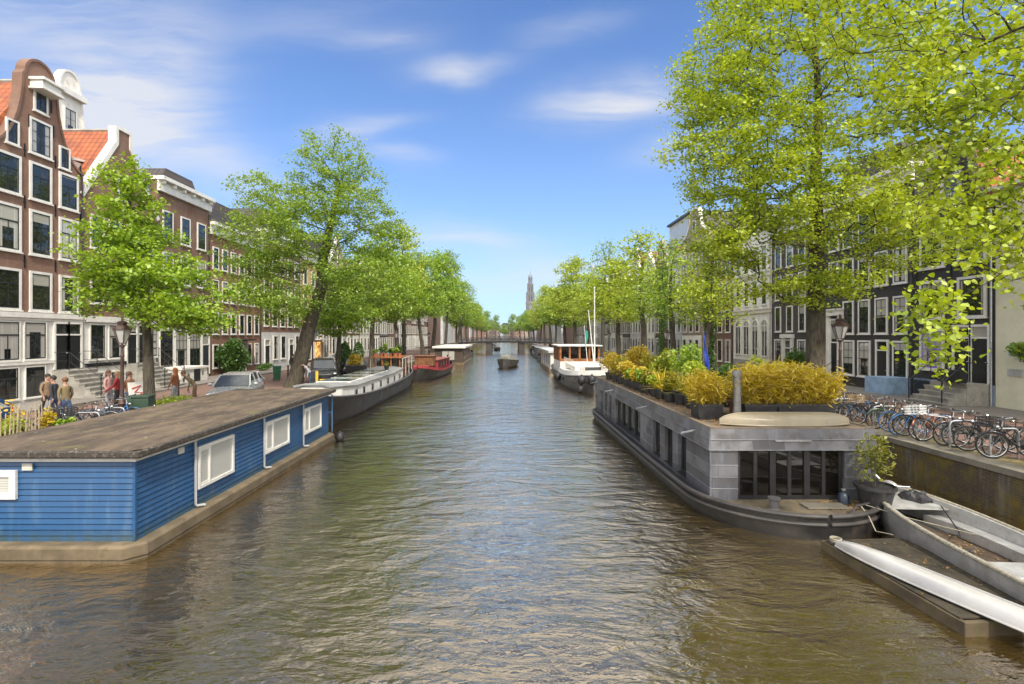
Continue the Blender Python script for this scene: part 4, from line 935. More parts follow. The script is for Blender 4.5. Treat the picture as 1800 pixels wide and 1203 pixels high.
# --- black barge with white cabin
def barge_st(L, B, z0, z1, deck, k=6, e=.55, n=28, keel=-.6, stern=1.): return [(L*i/n, max(.05, B*fsup(min(.997, max(.003, i/n)), k, e)), z0+(z1-z0)*abs(2*i/n-1)**2.6, keel, deck+(z1-z0)*.55*abs(2*i/n-1)**2.6) for i in range(n+1)]
BG = thing('black_barge', 'long black barge with white cabin, glass skylights and wooden deckhouse', 'barge', (-9.85, 24.2, 0))
st = barge_st(25, 1.85, 1.0, 1.6, .9); hull_mesh(st).build('hull', hull_black, BG, 30)
m = rail_tubes(st, .05, .0); m.build('rub_rail', hull_grey, BG, True)
m = MB(); rings = []
for y, b, z in ((2.3, .9, 1.0), (3.0, 1.3, 1.0), (5, 1.45, .85), (15, 1.45, .82), (18.6, 1.4, .95), (18.7, 1.4, .95)):
    rings.append([(-b, y, z-.1), (-b*.97, y, z+.78), (-b*.5, y, z+.88), (b*.5, y, z+.88), (b*.97, y, z+.78), (b, y, z-.1)])
m.loft(rings); m.build('cabin', white, BG, 25)
grey_roof = M('grey_deck_paint', (.22, .22, .21), .6, .15, 1.5, .15)
m = MB(); rings = []
for y, b, z in ((2.2, .95, 1.0), (3.0, 1.36, 1.0), (5, 1.5, .85), (15, 1.5, .82), (18.8, 1.45, .95)): rings.append([(-b, y, z+.785), (-b*.5, y, z+.91), (b*.5, y, z+.91), (b, y, z+.785), (b, y, z+.83), (b*.5, y, z+.955), (-b*.5, y, z+.955), (-b, y, z+.83)])
m.loft(rings); m.build('cabin_roof', grey_roof, BG, 25)
sky_m = M('skylight_glass', (.10, .13, .13), .08, .2, 1, 0, spec=.8)
for i in range(4):
    m = MB(); y = 5.4+i*2.5; m.box(-1.0, 1.0, y, y+2.2, 1.74, 1.84); o = m.build('skylight_frame', white, BG, bevel=.02); p = MB(); p.box(-.93, -.03, y+.07, y+2.13, 1.835, 1.855); p.box(.03, .93, y+.07, y+2.13, 1.835, 1.855); p.build('skylight_glass', sky_m, o)
for i, y in enumerate((5.0, 6.6, 8.6, 10.8, 13.0, 15.2, 17.2)):
    z = 1.02; m = MB(); m.box(-.01, .035, -.26, .26, 0, .46); o = m.build('window', M('grey_frame', (.3, .29, .27), .5), BG, loc=(1.435, y, z-.02)); p = MB(); p.box(.03, .042, -.21, .21, .05, .41); p.build('pane', pane_dark, o)
m = MB()
for s in (-1.35, 1.35):
    m.tube([(s, 18.9, 2.55), (s, 23.2, 2.65)], .025, 6)
    for y in (18.9, 20.3, 21.8, 23.2): m.tube([(s, y, 1.0), (s, y, 2.6)], .022, 6)
m.build('railing', white, BG, True)
m = MB(); m.box(-1.15, 1.15, 18.9, 22.0, .9, 1.75); m.build('deckhouse', wood_brown, BG)
m = MB()
for x in (-1.1, -.37, .37, 1.1):
    for y in (18.95, 21.95): m.box(x-.05, x+.05, y-.05, y+.05, 1.75, 2.6)
m.box(-1.3, 1.3, 18.75, 22.15, 2.6, 2.7); o = m.build('deckhouse_frame', M('varnished_wood', (.27, .10, .03), .35, .3, 3, .1), BG)
p = MB(); p.box(-1.06, 1.06, 21.9, 21.93, 1.76, 2.59); p.build('pane', pane_dark, o)
m = MB(); m.lathe([(.14, 0), (.14, .5), (.2, .5), (.2, .55)], (0, 1.2, 1.2), 10); m.lathe([(.12, 0), (.12, .5), (.17, .5), (.17, .55)], (.5, 1.4, 1.2), 10); m.build('bollard', hull_black, BG, True)
for i, x in enumerate((-.95, -.5, -.1, .3, .72, 1.0)):
    potted(('terracotta pot with %s on the wooden deckhouse, '+ORD[i]+' from left') % ('leafy green plant' if i % 2 else 'low pink green plant'), (-9.85+x, 43.2+(i % 2)*.35, 2.7), .19, .3, .3, .38+.2*(i % 3), L_deep if i % 2 else L_spring, 260, .12, 50+i, pm=terra, group='pots on the wooden deckhouse')
potted('small spiky plant in black pot on the black barge roof', (-9.0, 39.4, 1.85), .2, .34, .4, .55, L_mixed, 40, .025, 61, 'palm')
potted('yellow green bush in dark square box planter on the quay', (-11.95, 41.6, SZ), .7, .85, .85, .9, L_yel, 1500, .12, 62, square=(.75, .5))
# --- red cabin boat
RB = thing('red_cabin_boat', 'small red and black barge with dark red cabin, behind the black barge', 'barge', (-8.9, 51.5, 0), R(-5))
st = barge_st(14, 1.75, .9, 1.5, .7); hull_mesh(st).build('hull', hull_black, RB, 30)
red_m = M('dark_red_paint', (.26, .03, .035), .45, .2, 2, .1); m = MB()
for s in (-1, 1): m.loft([[(s*b*1.01, y, z), (s*b*1.02, y, z-.26), (s*(b*1.02-.03), y, z-.26), (s*(b*1.01-.03), y, z)] for y, b, z, _, _ in st])
m.build('red_strake', red_m, RB)
m = MB(); m.loft([[(-1.25, y, .8), (-1.2, y, 1.75), (1.2, y, 1.75), (1.25, y, .8)] for y in (5, 12)]); m.build('cabin', red_m, RB, bevel=.05)
m = MB(); m.box(-1.32, 1.32, 4.8, 12.2, 1.75, 1.86); m.build('cabin_roof', M('red_brown_roof', (.22, .07, .05), .6), RB, bevel=.03)
m = MB(); m.box(-1.0, 1.0, 3.6, 5.2, 1.2, 2.25); m.box(-1.1, 1.1, 3.45, 5.35, 2.25, 2.33); m.build('wheelhouse', wood_brown, RB, bevel=.02)
for y in (6, 7.5, 9, 10.5): m = MB(); m.box(0, .04, -.45, .45, 0, .5); o = m.build('window', black_paint, RB, loc=(1.23, y, 1.05)); p = MB(); p.box(.035, .05, -.4, .4, .05, .45); p.build('pane', pane_dark, o)
m = MB(); m.box(-.8, .8, 1.2, 3.0, .9, 1.35); m.build('tarpaulin', red_m, RB, bevel=.1)
# --- dark flat roofed houseboat
DH = thing('dark_houseboat', 'dark wood houseboat with overhanging flat white roof', 'houseboat', (-8.3, 86, 0))
m = MB(); m.box(-2.4, 2.3, -8.3, 9, -.5, .35); m.build('pontoon', conc, DH, bevel=.05)
m = MB(); m.box(-2.2, 2.1, -8, 8.8, .35, 2.55); m.build('wall', M('dark_planks', (.055, .036, .026), .7, .3, 3, .3), DH)
m = MB(); m.box(-2.5, 2.5, -8.5, 9.2, 2.55, 2.85); m.build('roof', white, DH, bevel=.02)
m = MB(); m.box(-.9, 1.1, -.06, 0, 0, 1.5); o = m.build('window', dark_metal, DH, loc=(-.2, -8.0, .7)); p = MB(); p.box(-.82, .06, -.08, -.06, .08, 1.42); p.box(.14, 1.02, -.08, -.06, .08, 1.42); p.build('pane', pane_curt, o)
for y in (-5, -1.5, 2, 5.5): m = MB(); m.box(0, .06, -.9, .9, 0, 1.4); o = m.build('window', wood_brown, DH, loc=(2.1, y, .8)); p = MB(); p.box(.055, .07, -.8, .8, .1, 1.3); p.build('pane', pane_dark, o)
# --- small boats before the bridge, left
for i, (x, y, L, lb, mt) in enumerate(((-7.9, 97, 9, 'small dark open boat with green plants, moored beyond the dark flat roofed houseboat', hull_grey), (-8.4, 110, 10, 'long low dark boat moored near the left pier of the bridge', hull_black))):
    t0 = thing('moored_boat', lb, 'boat', (x, y, 0)); s2 = barge_st(L, 1.5, .8, 1.2, .5, n=14); hull_mesh(s2).build('hull', mt, t0, 30)
    m = MB(); m.box(-.9, .9, L*.4, L*.8, .6, 1.6); m.build('cabin', wood_brown if i else grey_roof, t0, bevel=.08); m = MB(); m.box(-1, 1, L*.38, L*.82, 1.6, 1.7); m.build('cabin_roof', grey_roof, t0)

# --- lead clad grey houseboat on the right
GH = thing('grey_houseboat', 'grey lead clad houseboat with dark glazed front and rooftop garden', 'houseboat', (7.12, 11.2, 0))
st = []
for i in range(41):
    dd = 17.6*(i/40)**1.6; hb = 2.3*max(.0004, 1-(1-min(dd/2.6, 1))**2.2)**.5; e = max(0, 1-dd/6)
    hb2 = hb*max(.02, 1-max(0, (dd-16.4)/1.2)**3)**.5 if dd > 16.4 else hb
    st.append((dd, max(.03, hb2), .46+.09*e, -.55, .42))
hull_mesh(st, .12, .9).build('hull', hull_black, GH, 30)
rub = steel('tarred_rail', (.045, .04, .038), .5)
m = rail_tubes(st, .055, -.02, 8); m.build('gunwale', rub, GH, True)
m = rail_tubes(st, .045, -.20, 8, frac=1.005); m.build('rub_rail', rub, GH, True)
# lead sheets: staggered sheets with welted seams
lead, lt_, lp_ = new_mat('lead_sheet'); o_ = lt_.obj(); x_, y_, z_ = lt_.xyz(o_)
uv_ = lt_.vec(lt_.m('ADD', x_, y_), lt_.m('SUBTRACT', z_, .45), 0.)
bk_ = lt_.n('ShaderNodeTexBrick'); lt_.set(bk_.inputs['Vector'], uv_); bk_.inputs['Scale'].default_value = 1; bk_.inputs['Brick Width'].default_value = .78; bk_.inputs['Row Height'].default_value = .292; bk_.inputs['Mortar Size'].default_value = .006; bk_.inputs['Mortar Smooth'].default_value = .3
lt_.set(bk_.inputs['Color1'], (.06, .061, .07)); lt_.set(bk_.inputs['Color2'], (.165, .165, .175)); lt_.set(bk_.inputs['Mortar'], (.085, .085, .09))
nv_ = lt_.noise(lt_.vec(lt_.m('MULTIPLY', lt_.m('ADD', x_, y_), 5.), lt_.m('MULTIPLY', z_, .8), 0.), 1.4, 5, .6); nc_ = lt_.noise(o_, 1.4, 5, .65)
c_ = lt_.mix(lt_.ramp(nv_, .5, .78, 0, .45), bk_.outputs[0], (.20, .23, .30)); c_ = lt_.mix(lt_.ramp(nc_, .45, .68, 0, .75), c_, (.055, .046, .04))
lt_.set(lp_.inputs['Base Color'], c_); lp_.inputs['Roughness'].default_value = .52; lp_.inputs['Metallic'].default_value = .15
lt_.set(lp_.inputs['Normal'], lt_.bump(lt_.m('ADD', lt_.m('MULTIPLY', bk_.outputs[1], 1.), lt_.m('MULTIPLY', nc_, .5)), .5, .02))
x0, x1, ya, yb = -2.02, 2.03, 1.42, 17.2; zb, zl, zt = .43, 1.68, 2.2; th = .2
ops = [(3.1, 3.75), (4.25, 5.0), (5.5, 6.25), (7.9, 12.1), (13.0, 13.5), (14.0, 14.5), (15.1, 15.6)]
m = MB(); prev = ya+th+.001
for a_, b_ in ops+[(yb-th-.001, None)]:
    m.box(x0, x0+th, prev, a_, zb+.12, zl)
    prev = b_
m.box(x0, x0+th, ya+th+.001, yb-th-.001, zb-.05, zb+.12)
m.box(x1-th, x1, ya+th, yb-th, zb-.05, zl); m.box(x0, x1, yb-th, yb, zb-.05, zl)
fx0, fx1, fzt = -1.34, 1.29, 1.84
m.box(x0, fx0, ya, ya+th, zb-.05, zl); m.box(fx1, x1, ya, ya+th, zb-.05, zl)
m.build('wall', lead, GH)
m = MB(); m.loft([[(x0-.05, ya-.05, zl), (x1+.05, ya-.05, zl), (x1+.05, yb+.05, zl), (x0-.05, yb+.05, zl)], [(x0, ya, zt), (x1, ya, zt), (x1, yb, zt), (x0, yb, zt)]]); m.build('fascia', lead, GH)
m = MB()
for z in (.72, 1.01, 1.30, 1.68, 1.93):   # welted horizontal seams, broken by the openings
    if z < zl:
        pr = ya
        for a_, b_ in ops+[(yb, None)]: m.tube([(x0-.004, pr+.03, z), (x0-.004, a_-.03, z-.004)], .011, 5); pr = b_
        m.tube([(x0, ya-.004, z), (fx0, ya-.004, z-.006)], .012, 5); m.tube([(fx1, ya-.004, z), (x1, ya-.004, z-.004)], .012, 5)
    else:
        o_ = .05*(1-(z-zl)/(zt-zl)); m.tube([(x0-o_, ya, z), (x0-o_, yb, z)], .012, 5); m.tube([(x0-o_, ya-o_, z), (x1+o_, ya-o_, z)], .012, 5)
m.tube([(x0-.002, ya-.002, zb), (x0-.002, ya-.002, zl)], .02, 6); m.tube([(x0-.05, ya-.05, zl), (x0, ya, zt)], .02, 6); m.tube([(x1, ya, zb), (x1, ya, zl)], .02, 6)
m.build('seam', M('lead_seam', (.13, .135, .15), .5, .3, 6, .1, .1), GH, True)
blk = M('black_frame', (.012, .012, .013), .45, .2, 4, .05)
dkg, dgt, dgp = new_mat('dark_room_glass'); dgp.inputs['Base Color'].default_value = (.006, .005, .004, 1); dgp.inputs['Roughness'].default_value = .015; dgp.inputs['Specular IOR Level'].default_value = .5
for i, (a_, b_) in enumerate(ops):
    nn = 4 if i == 3 else 1; m = MB(); xx = x0+.10
    m.box(xx, xx+.06, a_, b_, zb+.121, zb+.18); m.box(xx, xx+.06, a_, b_, zl-.06, zl-.001); m.box(x0-.03, xx, a_, b_, zb+.10, zb+.123)
    for j in range(nn+1): q = lerp(a_+.03, b_-.03, j/nn); m.box(xx-.04 if nn > 1 and 0 < j < nn else xx, xx+.06, q-.03 if nn == 1 or j in (0, nn) else q-.08, q+.03 if nn == 1 or j in (0, nn) else q+.08, zb+.18, zl-.06)
    o = m.build('window', blk, GH); p = MB(); p.box(xx+.02, xx+.03, a_+.06, b_-.06, zb+.18, zl-.06); p.build('pane', dkg, o)
m = MB(); m.box(fx0, fx1, ya+.08, ya+.14, zb, zb+.1); m.box(fx0, fx1, ya+.08, ya+.14, zl-.05, zl-.002)
for j in range(7):
    q = lerp(fx0+.045, fx1-.045, j/6); e = .07 if j in (2, 4) else .045; m.box(q-e, q+e, ya+.06 if j in (2, 4) else ya+.08, ya+.14, zb+.1, zl-.05)
o = m.build('glazed_front', blk, GH); p = MB(); p.box(fx0+.05, fx1-.05, ya+.10, ya+.115, zb+.1, zl-.05); p.build('pane', dkg, o)
deck_m = M('leaf_strewn_roof', (.115, .085, .055), .95, .4, 2.5, .6, fine=50, dirt=((.22, .14, .06), .9))
m = MB(); m.box(x0+.10, x1-.10, ya+.10, yb-.10, zt-.06, zt+.012); m.build('roof', deck_m, GH)
m = MB()
for a_ in ((x0, x0+.1, ya, yb), (x1-.1, x1, ya, yb), (x0+.1, x1-.1, ya, ya+.1), (x0+.1, x1-.1, yb-.1, yb)): m.box(*a_, zt-.05, zt+.035)
m.build('roof_rim', M('rim_wood', (.17, .13, .09), .8, .3, 3, .3), GH)
for y, s in ((2.35, 1.), (6.9, .9), (12.4, .9), (16.4, .8)):
    m = MB(); m.beam((x0-.02, y, 2.0), (x0-.42, y-.05, 1.93), .05, .035); m.build('rain_spout', galv, GH)
m = MB(); m.box(-.45, .45, ya-.065, ya-.03, 1.90, 1.925); m.build('fascia_lamp', galv, GH)
fd = M('muddy_deck', (.085, .068, .042), .9, .35, 2.5, .5, fine=60, dirt=((.20, .12, .055), .8))
m = MB(); pts = [(max(-b+.14, -2.2), y) for y, b, *_ in st if y < 1.6 and b > .2]; pr = [(-x, y) for x, y in reversed(pts)]; allp = pts+[(-2.1, 1.6), (2.1, 1.6)]+pr
m.add([(x, y, .432) for x, y in allp], [tuple(range(len(allp)-1, -1, -1))]); m.build('foredeck', fd, GH)
m = MB(); m.lathe([(.13, 0), (.11, .02), (.11, .2), (.14, .22), (.14, .26)], (-.75, .85, .43), 14); m.build('bollard', hull_grey, GH, 35)
m = MB(); m.box(.0, 1.0, .75, 1.15, .435, .475); m.build('hatch', steel('hatch_grey', (.10, .09, .07), .5), GH, bevel=.02)
m = MB(); m.tube([(.55, .15, .5), (.9, .45, .62), (1.5, .75, .6), (2.1, .9, .5)], .028, 6); m.build('tow_bar', rub, GH, True)
m = MB(); m.tube([(1.0, .42, .62), (1.02, .2, .46), (1.06, .05, .2), (1.12, -.35, .28)], .012, 5); m.tube([(1.2, .6, .6), (1.9, .1, .45), (2.7, -.5, .35), (3.2, -.9, .3)], .01, 5); m.build('mooring_line', rope_m, GH, True)
lt3 = leafmat('dry_leaves', [(.12, .06, .02), (.25, .13, .04), (.30, .20, .06)], .1); rs_ = np.random.RandomState(8)
def litter(name, parent, n, box, size=.05, mat=lt3):
    c = np.stack([rs_.uniform(box[0], box[1], n), rs_.uniform(box[2], box[3], n), np.full(n, box[4])+rs_.uniform(0, .02, n)], 1)
    o = leaves(name, c, size, mat, rs_, up=2.5, parent=parent); o['kind'] = 'stuff'; return o
litter('leaf_litter', GH, 260, (.5, 2.0, .7, 1.35, .45)); litter('roof_litter', GH, 900, (x0+.15, x0+.9, 1.7, 16, 2.225), .06)
# rooftop things (all rest on the roof: top level)
RZ = 2.215
def canoe(name, label, loc, rz, L, B, D, mat, upside=True, tilt=0.):
    t0 = thing(name, label, 'canoe', loc, rz); t0.rotation_euler = (tilt, 0, rz); n = 26; k = 8; rings = []
    for i in range(n+1):
        t = i/n; b = max(.012, B*fsup(min(.995, max(.005, t)), 2.4, .75)); e = abs(2*t-1); top = D*(1-.55*e**7); gun = .02+.0*e
        rings.append([(L*(t-.5), b*math.cos(math.pi*j/k), gun+(top-gun)*math.sin(math.pi*j/k)**.72) for j in range(k+1)])
    m = MB(); m.loft(rings, (True, True)); m.build('hull', mat, t0, True)
    g = MB()
    for s in (0, k): g.tube([r[s] for r in rings], .02, 6)
    g.build('gunwale', mat, t0, True); q = MB(); q.tube([(r[k//2][0], r[k//2][1], r[k//2][2]+.004) for r in rings], .012, 5); q.build('keel_strip', mat, t0, True)
    return t0
canoe_m = M('cream_canoe', (.24, .20, .135), .35, .12, 2, .05, dirt=((.35, .27, .16), .4)); 
canoe('canoe', 'cream canoe lying upside down along the front edge of the grey houseboat roof', (7.15, 13.05, RZ+.02), 0, 3.3, .36, .30, canoe_m)
m = thing('stove_pipe', 'bare metal stove pipe with cap standing on the grey houseboat roof', 'chimney', (6.27, 13.75, RZ)); q = MB(); q.lathe([(.12, 0), (.105, .03), (.105, 1.22)], n=16); spm = M('dull_steel', (.16, .155, .145), .45, .25, 6, .1, .5); q.build('pipe', spm, m, 40); q = MB(); q.lathe([(.125, 1.18), (.125, 1.30), (.10, 1.34)], n=16); q.build('cap', spm, m, 40)
potted('yellow bamboo in square black planter near the front left roof corner', (5.62, 14.2, RZ), .4, .42, .55, .85, L_yel, 4200, .15, 71, 'bamboo', square=(.33, .33), cat='potted plant')
for i, (xx, hh, w_) in enumerate(((7.05, 1.35, .62), (7.98, 1.45, .62), (8.78, 1.2, .5))):
    potted('long black planter of dense yellow bamboo, '+('leftmost of three', 'tallest in the middle of three', 'rightmost of three')[i]+' in a row', (xx, 14.35+.04*i, RZ), .4, .40, .6, hh*.78, L_yel, int(9000*w_), .17, 72+i, 'bamboo', square=(w_*.72, .36), group='bamboo planters on the roof')
spec = [(5.95, 16.1, .28, .42, .5, .75, L_mixed, 'bush', 'olive gold shrub'), (5.9, 16.9, .27, .4, .42, .9, L_mixed, 'palm', 'spiky yellow green palm'), (5.75, 17.6, .25, .36, .42, .7, L_mixed, 'bush', 'fine leaved gold shrub'), (5.7, 18.4, .26, .38, .5, .95, L_yel, 'palm', 'tall spiky golden palm'),
        (5.68, 19.1, .24, .34, .42, .6, L_lime, 'bush', 'lime green shrub'), (5.66, 19.9, .24, .34, .42, .65, L_mixed, 'bush', 'gold and olive bush'), (5.64, 20.6, .24, .34, .4, .6, L_spring, 'bush', 'fresh green bush'), (5.62, 21.4, .24, .34, .45, .7, L_yel, 'bush', 'bright yellow bush'),
        (5.62, 22.2, .24, .34, .42, .55, L_spring, 'bush', 'low leafy green bush'), (5.6, 23.1, .24, .34, .5, .8, L_yel, 'bush', 'rounded yellow bush'), (5.58, 24.1, .25, .36, .55, .9, L_mixed, 'bush', 'wide olive yellow bush'), (5.56, 25.2, .25, .36, .6, 1.0, L_yel, 'bush', 'tall yellow bush'), (5.55, 26.6, .26, .36, .7, 1.05, L_yel, 'bush', 'spreading yellow bush')]
for i, (x, y, pr_, ph_, fr_, fh_, lm, kd, lb) in enumerate(spec):
    potted('%s in black pot, %s from the front on roof edge' % (lb, ORD[i]), (x, y, RZ), pr_, ph_, fr_, fh_, lm, 55 if kd == 'palm' else 1100, .03 if kd == 'palm' else .09, 80+i, kd, group='black pots along the roof edge')
spec = [(7.0, 19.0, .8, 1.75, L_spring, 'big fresh green bush'), (6.9, 21.6, .75, 1.2, L_gold, 'brownish gold shrub'), (6.8, 23.6, .7, 1.1, L_mixed, 'olive shrub'), (6.6, 25.6, .8, 1.5, L_yel, 'tall golden shrub'), (7.3, 16.4, .6, .9, L_deep, 'dark palm like shrub'), (8.6, 16.8, .7, 1.2, L_gold, 'faded gold shrub'), (6.55, 17.6, .55, .95, L_lime, 'pale lime shrub')]
for i, (x, y, fr_, fh_, lm, lb) in enumerate(spec): potted(lb+' in black tub in the middle of the houseboat roof', (x, y, RZ), .32, .42, fr_, fh_, lm, 2200, .10, 110+i, group='tubs in the middle of the roof')
fl = thing('flag', 'furled blue flag on a thick wooden pole above the roof garden', 'flag', (6.95, 17.8, RZ)); q = MB(); q.tube([(0, 0, 0), (0, 0, 1.15)], .11, 10); q.tube([(0, 0, 1.1), (-.03, 0, 2.6)], [.05, .035], 8); q.build('pole', bark, fl, True)
q = MB(); rings = []
for i in range(13):
    t = i/12; wv = [(.02+.18*t**.6*j/5+.02*math.sin(j*2.2+t*5), .06*math.sin(j*1.9+t*3)*(.4+t), 2.45-1.35*t-.05*j) for j in range(6)]; rings.append(wv)
q.loft(rings, (False, False), False); o = q.build('cloth', M('blue_cloth', (.012, .045, .34), .7, .2, 3, .2), fl, True); sm = o.modifiers.new('thick', 'SOLIDIFY'); sm.thickness = .006
tb = thing('wooden_bench', 'slatted wooden bench beside the stove pipe on the houseboat roof', 'bench', (6.15, 15.0, RZ))
q = MB()
for j in range(5): q.box(-.35, .45, -.3+j*.14, -.2+j*.14, .36, .40)
q.build('seat', wood_brown, tb)
q = MB()
for j in range(3): q.box(-.35, .45, .40, .43, .5+j*.14, .6+j*.14)
q.build('backrest', wood_brown, tb)
for sx in (-.3, .4):
    for sy in (-.25, .38): q = MB(); q.box(sx-.03, sx+.03, sy-.03, sy+.03, 0, .36 if sy < 0 else .92); q.build('leg', wood_brown, tb)
potted('leafy yellow green shrub in large round black tub on the houseboat foredeck', (8.75, 12.05, .44), .40, .55, .60, 1.15, leafmat('tub_leaves', [(.07, .10, .012), (.20, .21, .02), (.36, .30, .03)]), 620, .085, 131)
q = thing('gas_bottle', 'short dark blue gas bottle beside the round tub', 'bottle', (8.2, 12.35, .44)); b_ = MB(); b_.lathe([(.1, 0), (.12, .02), (.12, .2), (.07, .27), (.04, .28), (.04, .32)], n=14); b_.build('body', M('bottle_blue', (.012, .02, .035), .5), q, 40); b_ = MB(); b_.lathe([(.03, .32), (.05, .33), (.05, .36)], n=10); b_.build('valve', galv, q)

# --- raft, canoe and open aluminium boat
RF = thing('wooden_raft', 'dark planked wooden raft under the silver canoe', 'raft', (7.65, 9.25, 0)); RF.rotation_euler = (0, 0, R(4))
raft_m = M('wet_planks', (.030, .024, .014), .7, .4, 3, .5, fine=50, dirt=((.10, .07, .03), .6)); side_m = M('mossy_timber', (.085, .062, .034), .9, .35, 3, .5, dirt=((.07, .075, .015), .8))
q = MB(); 
for j in range(15): q.box(-.85, .85, -1.45+j*.195, -1.45+j*.195+.188, .2, .235)
q.build('deck', raft_m, RF, bevel=.006)
q = MB(); q.box(-.88, -.80, -1.5, 1.5, -.12, .205); q.box(.80, .88, -1.5, 1.5, -.12, .205); q.box(-.88, .88, -1.56, -1.48, -.12, .215); q.box(-.88, .88, 1.48, 1.56, -.12, .205); q.box(-.9, -.78, -1.5, 1.5, -.2, .0); q.build('frame', side_m, RF, bevel=.015)
litter('leaf_litter', RF, 120, (-.8, .8, -1.4, 1.4, .24), .04)
silver_m = M('brushed_silver_hull', (.50, .48, .45), .36, .08, 2, .04, .35)
canoe('canoe', 'silver canoe lying upside down diagonally across the wooden raft', (7.42, 8.05, .26), R(-71.5), 4.7, .26, .25, silver_m)
q = thing('rope_coil', 'small coil of pale rope on the far corner of the raft', 'rope', (6.78, 10.45, .3)); b_ = MB()
for j in range(4): b_.torus((0, 0, j*.02), .09+.01*(j % 2), .013, 'z', 18, 5)
b_.build('coil', rope_m, q, True)
AB = thing('open_boat', 'open aluminium boat with wooden bilge and thwarts, moored against the quay', 'boat', (9.55, 12.9, 0), R(180-4))
st = []
for i in range(31):
    t = i/30; L = 6.2; b_ = .95*max(.0009, 1-(1-min(t/.5, 1))**2.3)**.62*(1-.10*max(0, t-.6)); st.append((L*t, max(.02, b_), .55+.22*(1-t)**3, -.3, .13))
hull_mesh(st, .10, .86).build('hull', alu, AB, 30)
m = rail_tubes(st, .04, .0, 8); m.build('rope_rail', M('old_rope', (.27, .24, .18), .9, .3, 20, .6), AB, True)
q = MB(); pp = [(-(b-.13), y) for y, b, *_ in st if b > .2]; al = pp+[(-x, y) for x, y in reversed(pp)]; q.add([(x, y, .137) for x, y in al], [tuple(range(len(al)))]); q.build('bilge', M('wet_brown_boards', (.07, .045, .025), .8, .4, 3, .4, dirt=((.03, .025, .02), .7)), AB)
for s in (-1, 1):
    q = MB(); P = [(y, b-.10) for y, b, *_ in st if .9 < y < 5.8]; q.loft([[(s*b, y, .36), (s*(b-.36), y, .37), (s*(b-.36), y, .14), (s*b, y, .14)] for y, b in P]); q.build('side_bench', alu, AB, bevel=.01)
q = MB(); q.box(-.80, .80, 3.65, 4.3, .2, .40); q.build('thwart', alu, AB, bevel=.015)
q = MB(); q.loft([[(-(b-.1), y, zr-.10), (b-.1, y, zr-.10), (b-.1, y, zr-.13), (-(b-.1), y, zr-.13)] for y, b, zr, *_ in st if .15 < y < 1.25]); q.build('bow_deck', alu, AB)
litter('leaf_litter', AB, 180, (-.5, .5, 1.5, 4.2, .15), .05)
mo = thing('outboard_motor', 'old grey outboard motor with tangled black cover on the open boat bow', 'motor', (9.45, 12.55, .7), R(20))
q = MB(); q.blob((0, 0, .12), .12, .2, .13, 14, 10); q.lathe([(.16, .0), (.15, .06)], (0, 0, 0), 14); q.build('cowling', alu, mo, True)
q = MB(); q.tube([(0, .1, .1), (0, .28, .25), (-.05, .42, .38)], [.05, .04, .05], 8); q.blob((-.06, .46, .42), .05, .09, .12, 8, 6); q.tube([(0, -.15, .14), (.2, -.35, .16)], .022, 6); q.build('tiller', galv, mo, True)
q = MB(); rs2 = random.Random(4)
q.blob((.32, -.42, -.10), .40, .34, .17, 22, 14)
from mathutils import noise as mnoise
q.v = [tuple(Vector(v_)+Vector((0, 0, 1))*.10*mnoise.noise(Vector(v_)*9)+Vector((1, 1, 0))*.06*mnoise.noise(Vector(v_)*7+Vector((5, 5, 5)))) for v_ in q.v]
q.tube([(.6, -.6, 0), (.75, -.9, -.1), (.7, -1.1, -.35), (.62, -.95, -.5)], .016, 5)
q.build('cover', fender_m, mo, True)
q = MB(); q.tube([(-.5, 1.2, .62), (-.35, 1.9, .3), (.1, 2.5, .42), (.5, 2.4, .5), (.78, 2.2, .62)], .014, 5); q.build('line', fender_m, AB, True)
fender_m2 = thing('fender', 'long black fender hanging over the side of the open boat', 'fender', (8.52, 9.35, .25), 0); q = MB(); q.tube([(0, 0, .3), (0, -.02, .05), (.03, -.06, -.2)], [.06, .075, .05], 10); q.tube([(0, 0, .28), (.12, .0, .36)], .012, 5); q.build('body', fender_m, fender_m2, True)

# --- white and grey barge with wooden wheelhouse
WB = thing('white_barge', 'white and grey barge with varnished wooden wheelhouse and flat roof', 'barge', (7.35, 40.0, 0), R(0))
st = barge_st(20, 2.15, 1.0, 1.35, .95, k=7, e=.6); hull_mesh(st, .1).build('hull', hull_grey, WB, 30)
m = rail_tubes(st, .06, .0); m.build('rub_rail', hull_grey, WB, True); m = rail_tubes(st, .04, -.45, frac=1.0); m.build('strake', hull_grey, WB, True)
m = MB(); k = 1.0
m.loft([[(-max(b-.05, .03), y, zr), (max(b-.05, .03), y, zr), (max(b-.16, .02), y, zr+.42), (-max(b-.16, .02), y, zr+.42)] for y, b, zr, *_ in st if y < 9.3]); m.build('bulwark', white, WB, 30)
m = MB(); m.box(-1.5, 1.5, 2.0, 8.6, 1.55, 1.95); m.build('cabin', white, WB, bevel=.04)
m = MB(); m.box(-1.1, 1.1, 1.94, 2.0, 1.6, 1.9); m.build('cabin_window', pane_dark, WB)
m = MB()
for x in (-1.6, 1.6):
    m.tube([(x, 2.2, 2.45), (x, 8.6, 2.45)], .02, 6)
    for y in range(8): m.tube([(x, 2.3+y*.88, 1.5), (x, 2.3+y*.88, 2.45)], .018, 5)
m.build('railing', cream, WB, True)
m = MB(); m.box(-1.9, 1.9, 9.4, 15.4, .95, 2.0); m.build('wheelhouse_base', white, WB, bevel=.02)
vw = MATS['varnished_wood']; m = MB()
for x in (-1.85, -.95, 0, .95, 1.85):
    for y in (9.45, 15.3): m.box(x-.09, x+.09, y-.08, y+.08, 2.0, 3.45)
for y in (10.9, 12.4, 13.8):
    for x in (-1.85, 1.85): m.box(x-.08, x+.08, y-.09, y+.09, 2.0, 3.45)
